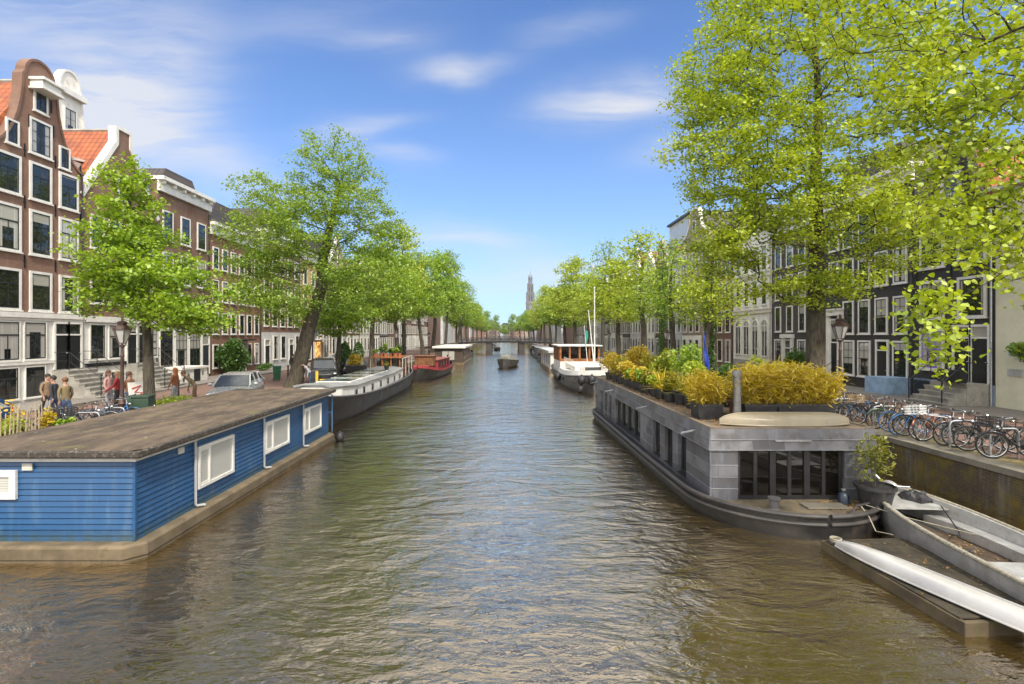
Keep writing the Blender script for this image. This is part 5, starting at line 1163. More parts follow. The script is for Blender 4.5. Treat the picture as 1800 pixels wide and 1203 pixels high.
m.box(-1.9, 1.9, 9.40, 9.50, 2.0, 2.25); o = m.build('wheelhouse', vw, WB, bevel=.01); p = MB(); p.box(-1.8, 1.8, 9.49, 9.51, 2.25, 3.45); p.box(-1.86, -1.84, 9.5, 15.2, 2.05, 3.45); p.box(1.84, 1.86, 9.5, 15.2, 2.05, 3.45); p.build('pane', dkg, o)
m = MB(); m.box(-2.15, 2.15, 9.1, 15.7, 3.45, 3.56); m.build('wheelhouse_roof', white, WB, bevel=.02)
for y in (2.5, 4.5, 6.5): m = MB(); m.box(-.03, 0, -.3, .3, 0, .45); o = m.build('window', dark_metal, WB, loc=(-2.14, y+2, .42)); p = MB(); p.box(-.04, -.028, -.24, .24, .05, .4); p.build('pane', pane_dark, o)
fender_ball('black ball fender, upper left of three at the white barge bow', (6.1, 40.0, 1.0), .34, (6.2, 40.2, 1.5)); fender_ball('black ball fender, upper right of three at the white barge bow', (6.85, 39.7, 1.05), .34, (6.9, 39.9, 1.5)); fender_ball('black ball fender dipping into the water at the white barge bow', (6.0, 39.95, .3), .3)
fender_ball('black ball fender on the canal side of the white barge', (4.98, 47.0, .75), .36, (5.2, 47.0, 1.2))
def mast(label, x, y, z0, z1, dx, mat, r=.06):
    t0 = thing('mast', label, 'mast', (x, y, z0)); q = MB(); q.tube([(0, 0, 0), (dx, 0, z1-z0)], [r*1.2, r*.7], 8); q.build('pole', mat, t0, True)
    q = MB(); q.blob((dx, 0, z1-z0), r*1.3, r*1.3, r*1.3, 8, 6); q.build('truck', mat, t0); return t0
mast('tall upright white mast beside the wooden wheelhouse', 8.0, 45.0, 1.4, 8.7, 0, white); mast('shorter white mast leaning to the left', 7.95, 44.6, 1.4, 6.6, -.55, white, .05)
mf = mast('thin white mast with a furled green pennant', 7.6, 46.0, 1.4, 5.4, -.35, white, .03); q = MB(); q.loft([[(-.2-.05*i/4-.02, .02*math.sin(i), 3.6-.38*i), (-.02-.04*i+.1*math.sin(i*1.3), .05*math.cos(i*2), 3.5-.4*i)] for i in range(5)], (False, False), False); o = q.build('pennant', M('teal_cloth', (.02, .22, .17), .7), mf); o.modifiers.new('t', 'SOLIDIFY').thickness = .006
# --- houseboats further along the right bank
WR = thing('white_houseboat', 'white panelled houseboat with red brown posts behind the white barge', 'houseboat', (7.9, 70, 0))
m = MB(); m.box(-2.4, 2.4, -8, 8, -.5, .45); m.build('pontoon', conc, WR); m = MB(); m.box(-2.2, 2.2, -7.8, 7.8, .45, 2.4); m.build('wall', white, WR); m = MB(); m.box(-2.45, 2.45, -8.1, 8.1, 2.4, 2.65); m.build('roof', palegrey, WR)
for i in range(6): m = MB(); m.box(-.05, 0, -.12, .12, 0, 1.95); m.build('post', wood_brown, WR, loc=(-2.2, -7.6+i*3.0, .45))
for i in range(5): m = MB(); m.box(-.04, 0, -.9, .9, 0, 1.3); o = m.build('window', white, WR, loc=(-2.2, -6.1+i*3., .85)); p = MB(); p.box(-.05, -.035, -.8, .8, .1, 1.2); p.build('pane', pane_mid, o)
for i, (x, y, L, lb, mt) in enumerate(((8.0, 80, 16, 'dark brown barge with tarpaulin, beyond the white panelled houseboat', hull_black), (8.2, 98, 18, 'long dark moored barge with plants on deck before the right bridge pier', hull_grey), (8.4, 118, 12, 'low dark boat in the shade next to the right end of the bridge', hull_black))):
    t0 = thing('moored_barge', lb, 'barge', (x, y, 0)); s2 = barge_st(L, 2.0, .9, 1.4, .6, n=16); hull_mesh(s2).build('hull', mt, t0, 30)
    m = MB(); m.box(-1.4, 1.4, L*.2, L*.8, .7, 2.0); m.build('cabin', (wood_brown, hull_grey, black_paint)[i], t0, bevel=.08); m = MB(); m.box(-1.5, 1.5, L*.19, L*.81, 2.0, 2.1); m.build('cabin_roof', (M('tarpaulin_green', (.06, .08, .05), .8), palegrey, grey_roof)[i], t0)
# --- boats under way
def sloop(label, loc, rz, s, hullm, coverm, people=0):
    t0 = thing('sloop', label, 'boat', loc, rz); L = 7*s
    st = [(L*i/20, max(.03, 1.25*s*max(.001, 1-(1-min(i/20/.55, 1))**2.2)**.6), .85*s+.35*s*(1-i/20)**2.5, -.3, .35*s) for i in range(21)]
    hull_mesh(st, .12).build('hull', hullm, t0, 30); rail_tubes(st, .06*s, 0).build('rub_rail', coverm, t0, True)
    q = MB(); q.loft([[(-b*.9, y, zr+.02), (-b*.6, y, zr+h*.75), (0, y, zr+h), (b*.6, y, zr+h*.75), (b*.9, y, zr+.02)] for (y, b, zr, *_), h in zip(st[2:19], [.1+.75*s*math.sin(math.pi*min(1, (k+1)/15))**.7 for k in range(17)])]); q.build('canopy', coverm, t0, True)
    return t0
sloop('dark grey sloop with rounded grey green cover, motoring alone in mid canal', (.0, 70.5, 0), R(-8), 1.05, M('slate_hull', (.06, .058, .055), .45, .3, 1.5, .1), M('grey_cover', (.15, .15, .125), .8, .2, 2, .2))
sloop('small dark boat just under the far bridge', (-1.6, 150, 0), R(5), .8, hull_black, hull_grey); sloop('tiny dark boat beyond the bridge, left of the other', (-3.8, 190, 0), 0, .8, hull_grey, hull_black)
# ------------------------------------------------------------------ bicycles
tyre_m = M('tyre_rubber', (.018, .018, .018), .8, .2, 8, .2); chrome = M('dull_chrome', (.55, .55, .54), .25, .1, 8, .05, .9); saddle_m = M('saddle_leather', (.05, .025, .012), .5, .3, 6, .1)
_bw = {}
def wheel_meshes(rimm, tm):
    k = (rimm.name, tm.name)
    if k not in _bw:
        t = MB(); t.torus((0, 0, 0), .335, .022, 'y', 28, 6); r = MB(); r.torus((0, 0, 0), .308, .012, 'y', 28, 5); r.tube([(0, -.05, 0), (0, .05, 0)], .025, 8)
        for i in range(14):
            a = 2*math.pi*i/14; r.tube([(.02*math.cos(a), (.03 if i % 2 else -.03), .02*math.sin(a)), (.305*math.cos(a+.3), 0, .305*math.sin(a+.3))], .0028, 3, False)
        _bw[k] = (t.mesh('tyre', tm, True), r.mesh('rim', rimm, True))
    return _bw[k]
def bicycle(label, frame, style='dutch', tyre=tyre_m, rimm=chrome, basket=None, saddle=saddle_m):
    t0 = thing('bicycle', label, 'bicycle'); tm, rm = wheel_meshes(rimm, tyre); H = .36
    for x in (-.55, .55): wl = link('wheel', tm, t0, (x, 0, H)); link('rim', rm, wl)
    f = MB(); bb = (-.08, 0, .30); st = (-.22, 0, .82); hd0 = (.40, 0, .66); hd1 = (.355, 0, .86)
    f.tube([bb, st], .016, 8); f.tube([hd0, hd1], .02, 8); f.tube([bb, (.385, 0, .70)], .018, 8)
    if style == 'dutch': f.tube([(-.16, 0, .62), (.05, 0, .50), (.365, 0, .82)], .016, 8)
    else: f.tube([(-.20, 0, .76), (.36, 0, .82)], .016, 8)
    for s in (-.05, .05): f.tube([bb, (-.55, s, H)], .010, 6); f.tube([(-.2, 0, .74), (-.55, s, H)], .009, 6); f.tube([hd0, (.46, s, .58), (.55, s, H)], .011, 6)
    f.build('frame', frame, t0, True)
    h = MB(); h.tube([hd1, (.34, 0, 1.02)], .013, 6); h.tube([(.16, -.29, 1.06), (.24, -.27, 1.09), (.35, -.12, 1.04), (.36, 0, 1.03), (.35, .12, 1.04), (.24, .27, 1.09), (.16, .29, 1.06)], .012, 6)
    hb = h.build('handlebar', chrome, t0, True); g = MB()
    for s in (-1, 1): g.tube([(.14, s*.292, 1.055), (.22, s*.278, 1.085)], .018, 6)
    g.build('grip', tyre_m, hb, True)
    s = MB(); s.loft([[(x, -w_, .93+dz), (x, -w_*.8, .975+dz), (x, w_*.8, .975+dz), (x, w_, .93+dz)] for x, w_, dz in ((-.37, .06, .015), (-.33, .105, .01), (-.25, .09, 0), (-.12, .03, 0), (-.07, .018, -.01))]); s.tube([st, (-.245, 0, .94)], .013, 6); s.build('saddle', saddle, t0, True)
    m = MB()
    for x, a0, a1 in ((-.55, 5, 175), (.55, 20, 165)):
        q = []
        for i in range(11): a = R(lerp(a0, a1, i/10)); q.append([(x+.375*math.cos(a), -.03, H+.375*math.sin(a)), (x+.39*math.cos(a), 0, H+.39*math.sin(a)), (x+.375*math.cos(a), .03, H+.375*math.sin(a))])
        m.loft(q, (False, False), False)
    mg = m.build('mudguard', frame if style == 'dutch' else dark_metal, t0, True); mg.modifiers.new('t', 'SOLIDIFY').thickness = .004
    c = MB(); c.torus((-.08, -.06, .30), .085, .008, 'y', 16, 4); c.tube([(-.08, -.06, .30), (-.0, -.07, .16), (.0, -.15, .16)], .009, 5); c.tube([(-.08, .06, .30), (-.16, .07, .44), (-.16, .15, .44)], .009, 5); c.box(-.56, -.05, -.072, -.055, .29, .41); c.build('chain_case', dark_metal, t0)
    r = MB(); 
    for s_ in (-.06, .06): r.tube([(-.82, s_, .76), (-.30, s_, .76)], .007, 5); r.tube([(-.55, s_, H), (-.6, s_, .76)], .006, 5)
    for i in range(4): r.tube([(-.8+i*.13, -.06, .76), (-.8+i*.13, .06, .76)], .006, 4)
    r.build('rack', dark_metal, t0, True)
    l = MB(); l.blob((.45, 0, .86), .05, .04, .045, 8, 6); l.build('lamp', chrome, t0, True)
    if basket:
        b = MB(); x0, x1, y0, y1, z0, z1 = .44, .80, -.22, .22, .84, 1.08
        for z in (z0, z0+.08, z0+.16, z1):
            b.tube([(x0, y0, z), (x1, y0, z), (x1, y1, z), (x0, y1, z), (x0, y0, z)], .012, 4)
        for i in range(6):
            for (xa, ya_) in ((lerp(x0, x1, i/5), y0), (lerp(x0, x1, i/5), y1), (x0, lerp(y0, y1, i/5)), (x1, lerp(y0, y1, i/5))): b.tube([(xa, ya_, z0), (xa, ya_, z1)], .010, 4)
        b.box(x0, x1, y0, y1, z0-.01, z0); b.build('basket', basket, t0)
    return t0
def cp(n, c, rough=.35): return M(n, c, rough, .2, 6, .05, coat=.3)
wick = M('wicker', (.30, .21, .10), .8, .3, 12, .3)
fr = {'black': cp('black_bike_paint', (.014, .014, .015)), 'blue': cp('blue_bike_paint', (.03, .12, .30)), 'silver': M('silver_bike_paint', (.45, .46, .46), .3, .1, 6, .05, .6), 'white': cp('white_bike_paint', (.55, .55, .53)), 'green': cp('green_bike_paint', (.03, .10, .06)), 'orange': cp('orange_bike_paint', (.26, .075, .02)), 'maroon': cp('maroon_bike_paint', (.16, .02, .025)), 'grey': cp('grey_bike_paint', (.14, .15, .16))}
blue_tyre = M('blue_tyre', (.04, .11, .26), .7); tan_tyre = M('tan_tyre', (.32, .22, .12), .7)
master = {}
def bike(colr, style, extra=None):
    k = (colr, style, extra)
    if k not in master: master[k] = [bicycle('x', fr[colr], style, {'bt': blue_tyre, 'tt': tan_tyre}.get(extra, tyre_m), basket={'wb': wick, 'gb': dark_metal, 'wh': M('white_crate', (.6, .6, .58), .5)}.get(extra)), 0]
    o, n = master[k]; master[k][1] += 1
    return o if n == 0 else copy_tree(o)
def put(o, label, x, y, rz, lean, group): o['label'] = label; o['group'] = group; o.location = (x, y, SZ+.012); o.rotation_euler = (lean, 0, rz)
BL = [('silver', 'sport', None, 'silver bicycle with bare bright wheel, nearest of the bicycles by the quay edge'), ('black', 'dutch', None, 'black bicycle with tall handlebar behind the bright silver one'), ('black', 'dutch', 'gb', 'black bicycle with wire basket, third from the right edge'), ('black', 'sport', None, 'black bicycle with bare rack, fourth from the right edge'),
      ('black', 'sport', None, 'black straight framed bicycle, fifth from the right edge'), ('black', 'dutch', None, 'plain black bicycle leaning left, sixth from the right edge'), ('grey', 'sport', None, 'grey bicycle between two steel hoops'), ('orange', 'dutch', 'wh', 'orange bicycle with white crate on its front'), ('blue', 'dutch', None, 'blue step through bicycle beside the white crated one'),
      ('black', 'dutch', 'bt', 'black bicycle with blue tyres, nearer of two'), ('black', 'sport', 'bt', 'black bicycle with blue tyres, farther of two'), ('green', 'dutch', None, 'dark green bicycle behind the blue tyred ones'), ('black', 'dutch', 'tt', 'black bicycle with tan tyres'), ('black', 'dutch', 'wb', 'black bicycle with wicker front basket on the right quay'), ('blue', 'sport', None, 'blue straight framed bicycle behind the tan tyred one'),
      ('black', 'dutch', None, 'black bicycle near the roof corner of the grey houseboat'), ('grey', 'dutch', None, 'grey step through bicycle in the far half of the row'), ('black', 'sport', None, 'black bicycle, sixth from the far end of the row'), ('silver', 'dutch', None, 'silver step through bicycle in the dense far cluster'), ('black', 'dutch', 'gb', 'black bicycle with wire basket in the dense far cluster'),
      ('black', 'sport', None, 'black bicycle, third from the far end of the row'), ('white', 'dutch', None, 'white bicycle, second from the far end of the row'), ('black', 'dutch', None, 'black bicycle at the far end of the row beside the bamboo')]
yy = 12.95
rb = random.Random(12)
for i, (c_, s_, e_, lb) in enumerate(BL):
    put(bike(c_, s_, e_), lb, 13.62+rb.uniform(-.12, .16), yy, R(180)+rb.uniform(-.42, .42)+(.25 if i == 0 else 0), rb.uniform(-.16, .16) if i else -.12, 'bicycles parked along the right quay'); yy += rb.uniform(.38, .56)
def hoop(label, x, y, rz=0., w_=.75, h=.8, group=None, mat=galv):
    t0 = thing('bicycle_rack', label, 'bicycle rack', (x, y, SZ), rz, group); a = w_/2
    q = MB(); q.tube([(-a, 0, -.02), (-a, 0, h-.12), (-a+.04, 0, h-.03), (-a+.12, 0, h), (a-.12, 0, h), (a-.04, 0, h-.03), (a, 0, h-.12), (a, 0, -.02)], .026, 8); q.build('hoop', mat, t0, True); return t0
for i, y in enumerate((12.6, 13.75, 15.0, 16.2, 18.1, 20.2)): hoop('bent steel tube hoop among the parked bicycles, %s from the right edge' % ORD[i], 13.45, y, 0, group='steel hoops of the right quay')
LB = [('black', 'dutch', None, 'black bicycle nearest the picket fence'), ('white', 'dutch', 'gb', 'white bicycle with wire basket, second from the picket fence'), ('black', 'sport', None, 'black straight framed bicycle, third from the picket fence'), ('grey', 'dutch', None, 'grey bicycle between the two left hoops'), ('black', 'dutch', None, 'black bicycle in front of the left lamp post'), ('blue', 'dutch', None, 'light blue bicycle with wide mudguard before the left lamp post'), ('black', 'dutch', None, 'black bicycle right of the left lamp post'), ('silver', 'dutch', None, 'silver bicycle nearest the young tree on the left quay')]
yy = 15.5
for i, (c_, s_, e_, lb) in enumerate(LB): put(bike(c_, s_, e_), lb, -13.8+rb.uniform(-.15, .15), yy, rb.uniform(-.5, .5), rb.uniform(-.2, .15), 'bicycles parked along the left quay'); yy += rb.uniform(.42, .58)
for i, y in enumerate((16.6, 17.7)): hoop('pale steel hoop among the left bank bicycles, '+('nearer the fence' if i == 0 else 'nearer the lamp post'), -13.5, y, .1, group='steel hoops of the left quay')

# ------------------------------------------------------------------ cars
car_glass = glass('car_glass', (.015, .02, .02), (.3, .33, .35), .2)
lamp_m = M('headlamp', (.6, .62, .62), .1, .1, 4, 0., .3); red_l = M('tail_lamp', (.35, .01, .01), .2); plate_m = M('yellow_plate', (.65, .42, .03), .5)
def car(label, loc, rz, paint, L=4.4, W=1.8, H=1.5, suv=0.):
    """local -y is the front"""
    t0 = thing('parked_car', label, 'car', loc, rz); a = W/2; g = .18+.06*suv; belt = .62*H; hood = .60*H
    # body: loft of cross sections along y
    prof = [(-L/2, .72, .30, .48*H), (-L/2+.10, .88, .22, .52*H), (-L/2+.5, .97, g, .565*H), (-L*.20, 1., g, .63*H), (-.05*L, 1., g, .645*H), (L*.30, 1., g, .66*H), (L/2-.35, .97, g, .66*H), (L/2-.06, .90, .26, .62*H), (L/2, .78, .34, .52*H)]
    b = MB(); rings = []
    for y, w_, z0, z1 in prof:
        q = a*w_; rings.append([(-q*.93, y, z0), (-q, y, lerp(z0, z1, .3)), (-q, y, lerp(z0, z1, .72)), (-q*.93, y, z1-.02), (-q*.6, y, z1), (q*.6, y, z1), (q*.93, y, z1-.02), (q, y, lerp(z0, z1, .72)), (q, y, lerp(z0, z1, .3)), (q*.93, y, z0)])
    b.loft(rings); o = b.build('body', paint, t0, 35); sb = o.modifiers.new('smooth', 'SUBSURF'); sb.levels = 1; sb.render_levels = 1
    c = MB(); ys_ = (-L*.22, -L*.06, L*.12, L*.30, L*.46); zt = (.63*H, H*.97, H, H*.97, .66*H); wt = (.86, .70, .69, .68, .84)
    c.loft([[(-a*.90, y, .60*H), (-a*w_, y, z-.03), (-a*w_*.8, y, z), (a*w_*.8, y, z), (a*w_, y, z-.03), (a*.90, y, .60*H)] for y, z, w_ in zip(ys_, zt, wt)]); cb_ = c.build('glasshouse', car_glass, t0, 20)
    r = MB(); r.loft([[(-a*w_*1.01, y, z-.035), (-a*w_*.8, y, z+.015), (a*w_*.8, y, z+.015), (a*w_*1.01, y, z-.035)] for y, z, w_ in ((-L*.075, H*.955, .71), (-L*.02, H*.98, .7), (L*.12, H, .69), (L*.30, H*.97, .68), (L*.33, H*.945, .69))]); r.build('roof', paint, t0, 30)
    p = MB()
    for s in (-1, 1):
        for pa_, pb_, w_ in (((s*a*.87, -L*.22, .64*H), (s*a*.70, -L*.06, H*.955), .05), ((s*a*.895, L*.04, .62*H), (s*a*.70, L*.05, H*.97), .06), ((s*a*.885, L*.46, .66*H), (s*a*.68, L*.32, H*.95), .09), ((s*a*.9, L*.26, .64*H), (s*a*.69, L*.26, H*.96), .05)):
            p = MB(); p.beam(pa_, pb_, w_); p.build('pillar', paint, t0)
    for sy, y in (('f', -L*.31), ('r', L*.30)):
        for s in (-1, 1):
            wq = MB(); wr = .33+.03*suv; x = s*(a-.1); wq.torus((0, 0, 0), wr-.08, .085, 'x', 22, 8, 1.15); wo = wq.build('wheel', tyre_m, t0, True, (x, y, wr)); rq = MB(); rq.tube([(-s*.02, 0, 0), (s*.085, 0, 0)], wr*.62, 18)
            for k in range(5): e = 2*math.pi*k/5; rq.beam((s*.09, 0, 0), (s*.09, wr*.6*math.cos(e), wr*.6*math.sin(e)), .05, .03)
            rq.build('rim', galv, wo)
    for s in (-1, 1):
        h = MB(); h.blob((0, 0, 0), .2, .09, .085, 12, 8); h.build('headlight', lamp_m, t0, True, (s*a*.66, -L/2+.13, .44*H)); k = MB(); k.box(-.14, .14, -.04, .04, -.09, .09); k.build('taillight', red_l, t0, loc=(s*a*.74, L/2-.04, .52*H), bevel=.02)
        m = MB(); m.blob((0, 0, 0), .11, .07, .075, 8, 6); m.build('wing_mirror', paint, t0, True, (s*(a+.08), -L*.17, .68*H))
    q = MB(); q.box(-a*.5, a*.5, -L/2-.005, -L/2+.1, .30, .42*H); q.build('grille', black_paint, t0, bevel=.02); q = MB(); q.box(-.26, .26, -L/2-.03, -L/2-.006, .30, .41); q.build('number_plate', plate_m, t0)
    return t0
car('light grey hatchback beside the young tree, half hidden by the blue houseboat roof', (-12.9, 24.8, SZ), R(14), M('light_grey_car_paint', (.36, .36, .35), .22, .05, 2, 0, .3, coat=.6))
car('black sport utility car parked at an angle behind the black barge', (-12.7, 36.1, SZ), R(20), M('black_car_paint', (.008, .008, .009), .25, .05, 2, 0, coat=.25), 4.5, 1.88, 1.68, 1.)
car('dark blue grey hatchback between the black car and the square planter', (-12.6, 43.4, SZ), R(14), M('slate_car_paint', (.05, .07, .09), .2, .05, 2, 0, coat=.8), 3.9, 1.75, 1.45)
car('small black car further along the left quay, behind the square planter', (-13.2, 57.5, SZ), R(10), MATS['black_car_paint'], 4.1, 1.75, 1.48)
car('dark blue car cut off by the left edge behind the picket fence', (-17.6, 15.4, SZ), R(0), M('navy_car_paint', (.02, .05, .13), .2, .05, 2, 0, coat=.8), 4.4, 1.8, 1.45)
# ------------------------------------------------------------------ lamps
lant_g = M('lantern_glass', (.42, .42, .40), .15, .1, 3, 0.)
brownmetal = M('brown_black_iron', (.055, .028, .022), .5, .3, 6, .15)
def lamp(label, x, y, s=1., group=None):
    t0 = thing('street_lamp', label, 'street lamp', (x, y, SZ), .3, group)
    b = MB(); b.lathe([(.17, 0), (.17, .12), (.13, .2), (.13, .75), (.15, .8), (.085, .9), (.065, 1.1), (.052, 2.5), (.07, 2.55), (.05, 2.6), (.045, 2.86), (.09, 2.9), (.05, 2.96)], n=14); b.build('post', brownmetal, t0, 35)
    f = MB(); n = 6; r0, r1, z0, z1 = .13, .29, 3.02, 3.52
    for i in range(n):
        a = 2*math.pi*i/n; a2 = 2*math.pi*(i+1)/n; p = lambda r, e, z: (r*math.cos(e), r*math.sin(e), z)
        f.beam(p(r0, a, z0), p(r1, a, z1), .022); f.beam(p(r1, a, z1), p(r1, a2, z1), .035); f.beam(p(r0, a, z0), p(r0, a2, z0), .025); f.tube([(0, 0, 2.9), p(.12, a, 2.93), p(r0, a, z0)], .012, 5); f.blob(p(r1, a, z1+.05), .025, .025, .045, 6, 4)
    f.lathe([(.30, 3.53), (.22, 3.64), (.15, 3.68), (.15, 3.74), (.19, 3.76), (.13, 3.82), (.05, 3.84), (.035, 3.92), (.06, 3.95), (.0, 4.0)], n=6); f.build('lantern_frame', brownmetal, t0, 30)
    g = MB(); g.lathe([(r0-.01, z0), (r1-.01, z1)], n=6); g.build('lantern_glass', lant_g, t0)
    t0.scale = (s, s, s); return t0
lamp('old iron lantern on a post among the left bicycles, before the brick houses', -14.0, 18.8); lamp('old iron lantern on a post behind the bamboo on the right bank', 14.2, 21.6, 1.05)
for i, (x, y) in enumerate(((-12.6, 33.8), (-13.0, 62), (-12.8, 88))): lamp('iron lantern post further along the left bank, '+('beside the leaning elm', 'near the red cabin boat', 'near the dark flat roofed houseboat')[i], x, y, 1., 'lanterns further along the left bank')
for i, (x, y) in enumerate(((14, 44), (13.6, 66))): lamp('iron lantern post further along the right bank, '+('beyond the blue flag', 'near the white panelled houseboat')[i], x, y, 1., 'lanterns further along the right bank')

# ------------------------------------------------------------------ people
skin = M('skin', (.36, .20, .14), .6, .1, 6, .05)
def person(label, loc, rz, top, legs, hair, pose='stand', shoes=black_paint, bag=None, s=1.):
    """one skinned body; faces coloured by the bone they belong to. local -y is forward"""
    V = []; E = []; Rr = []; Mi = []
    def nd(p, r, par, m): V.append(p); Rr.append(r if isinstance(r, tuple) else (r, r)); Mi.append(m); (E.append((par, len(V)-1)) if par is not None else None); return len(V)-1
    b = .0; bend = .75 if pose == 'bend' else (.08 if pose == 'walk' else 0)
    def up(h): return (0, -math.sin(bend)*h, math.cos(bend)*h)
    hip = Vector((0, 0, .93)); P = lambda h, x=0., f=0.: tuple(hip+Vector(up(h))+Vector((x, -f*math.cos(bend), -f*math.sin(bend))))
    pel = nd(tuple(hip), (.155, .115), None, 1); wa = nd(P(.17), (.14, .105), pel, 0); ch = nd(P(.38), (.165, .12), wa, 0); sh = nd(P(.50), (.11, .085), ch, 0)
    ne = nd(P(.575), .055, sh, 2); h0 = nd(P(.65, 0, .015), (.075, .09), ne, 2); h1 = nd(P(.74, 0, .015), (.078, .10), h0, 2); nd(P(.81, 0, 0), (.05, .06), h1, 2)
    for sx in (-1, 1):
        st = {'walk': .28*sx, 'bend': .06*sx}.get(pose, .03*sx)
        kn = nd((sx*.105, -.04-st*.5, .50), .068, nd((sx*.095, 0, .84), .092, pel, 1), 1); an = nd((sx*.11, .0-st+(.08 if st < -.1 else 0), .10), .045, kn, 1); nd((sx*.12, -.13-st+(.06 if st < -.1 else 0), .045), (.045, .032), an, 3)
        so = nd(P(.47, sx*.175), .062, sh, 0); ar = -.18*sx if pose == 'walk' else (.32 if pose in ('bend', 'carry') else .05)
        el = nd(P(.22, sx*.25, ar*.3), .047, so, 0); wr = nd(P(.0, sx*.25, ar+.08), .034, el, 0); pa = nd(P(-.07, sx*.25, ar+.10), (.034, .022), wr, 2)
        for k in range(4): f1 = nd(P(-.12, sx*.25+(k-1.5)*.018, ar+.12), .009, pa, 2); nd(P(-.165+.006*abs(k-1.4), sx*.25+(k-1.5)*.018, ar+.135), .008, f1, 2)
        nd(P(-.09, sx*.215, ar+.14), .010, pa, 2)
    me = bpy.data.meshes.new('tmp'); me.from_pydata(V, E, []); o = link('tmp', me); mo_ = o.modifiers.new('s', 'SKIN'); mo_.use_smooth_shade = True; o.modifiers.new('d', 'SUBSURF').render_levels = 1; o.modifiers['d'].levels = 1
    for i, sv in enumerate(me.skin_vertices[0].data): sv.radius = Rr[i]; sv.use_root = (i == 0)
    bpy.context.view_layer.update(); dg = bpy.context.evaluated_depsgraph_get(); ev = bpy.data.meshes.new_from_object(o.evaluated_get(dg)); bpy.data.objects.remove(o)
    ev.name = 'person'; ev.materials.clear()
    for m in (top, legs, skin, shoes): ev.materials.append(m)
    A = np.array([V[e[0]] for e in E]); B = np.array([V[e[1]] for e in E]); mm = [Mi[e[1]] for e in E]
    for p in ev.polygons:
        c = np.array(p.center); ab = B-A; t = np.clip(((c-A)*ab).sum(1)/(ab*ab).sum(1), 0, 1)[:, None]; p.material_index = mm[int(np.argmin(np.linalg.norm(A+ab*t-c, axis=1)))]; p.use_smooth = True
    t0 = tag(link('person', ev, None, loc, (0, 0, rz)), label, 'person'); t0.scale = (s, s, s)
    hc = Vector(P(.735, 0, -.012)); q = MB(); q.blob(tuple(hc+Vector((0, 0, .035))), .092, .105, .10, 12, 8)
    if hair[1]: q.loft([[(x*w_, y+hc.y, z) for x, y in ((-.09, .02), (-.05, .10), (.05, .10), (.09, .02))] for w_, z in ((1, hc.z+.05), (1.1, hc.z-.1), (.95, hc.z-.3))])
    q.build('hair', hair[0], t0, True)
    fc = MB(); f_ = Vector(P(.70, 0, .105)); fc.blob(tuple(f_), .016, .022, .03, 6, 4); fo = fc.build('nose', skin, t0, True)
    for sx in (-1, 1): e = MB(); e.blob(tuple(Vector(P(.73, sx*.034, .10))), .012, .01, .009, 6, 4); e.build('eye', black_paint, t0); e = MB(); e.blob(tuple(Vector(P(.71, sx*.088, -.01))), .012, .025, .035, 6, 4); e.build('ear', skin, t0, True)
    e = MB(); e.blob(tuple(Vector(P(.655, 0, .095))), .028, .01, .008, 6, 4); e.build('mouth', M('lip', (.3, .1, .09), .6), t0)
    if bag:
        q = MB(); q.blob((0, .20, 1.25), .17, .11, .24, 12, 8); bg_ = tag(q.build('backpack', bag[0], None, True, loc), bag[1], 'backpack'); bg_.rotation_euler = (0, 0, rz)
    return t0
hd = M('dark_hair', (.02, .014, .01), .7, .3, 20, .3); hg = M('blond_hair', (.40, .27, .13), .7, .3, 20, .3); hr_ = M('brown_hair', (.13, .06, .025), .7, .3, 20, .3)
jean = M('blue_jeans', (.05, .08, .16), .8, .2, 10, .2); dk = M('dark_cloth', (.02, .022, .028), .8, .3, 8, .2); tan = M('tan_coat', (.20, .13, .075), .8, .2, 6, .2); redc = M('red_jacket', (.32, .02, .02), .7, .2, 6, .2); brn = M('brown_jacket', (.17, .075, .035), .7, .2, 6, .2); pnk = M('pink_coat', (.48, .27, .25), .8, .2, 6, .2); olv = M('olive_coat', (.16, .12, .06), .8, .2, 6, .2); orn = M('rust_coat', (.24, .085, .03), .8, .2, 6, .2); whc = M('grey_cloth', (.32, .32, .33), .8, .2, 6, .2)
person('person in tan coat with dark hair walking past the brick house steps', (-18.1, 20.3, SZ), R(70), tan, dk, (hd, 0), 'walk', bag=(dk, 'black backpack on the back of the walker in the tan coat'))
person('person in brown olive coat and blue jeans walking near the parked bicycles', (-15.9, 18.6, SZ), R(-110), olv, jean, (hr_, 0), 'walk')
person('person in dark coat walking beside the one in olive', (-17.0, 19.4, SZ), R(-80), dk, jean, (hd, 0), 'walk')
person('person with blond hair in red jacket, standing left of the lamp post', (-16.6, 22.0, SZ), R(-60), redc, dk, (hg, 1), 'carry')
person('person in pale pink coat beside the one in red', (-17.2, 22.3, SZ), R(90), pnk, whc, (hr_, 1), 'stand')
person('person with dark hair in brown jacket and blue jeans, right of the lamp post', (-15.7, 21.5, SZ), R(170), brn, jean, (hr_, 0), 'stand')
person('person with long orange hair in rust coat, right of the young tree', (-15.4, 24.0, SZ), R(-90), orn, whc, (M('ginger_hair', (.33, .10, .02), .7), 1), 'stand')
person('person in olive coat bending forward next to the light grey car', (-15.0, 24.9, SZ), R(-60), olv, tan, (hr_, 0), 'bend')
person('person in grey jacket bending over by the leaning elm', (-12.4, 32.9, SZ), R(-50), whc, jean, (hd, 0), 'bend')
person('person in dark clothes walking before the grey ground floor house', (-17.5, 42.5, SZ), R(200), dk, dk, (hd, 0), 'walk')
person('person in light clothes standing outside the lit café', (-16.9, 50, SZ), R(120), whc, jean, (hr_, 0), 'stand')
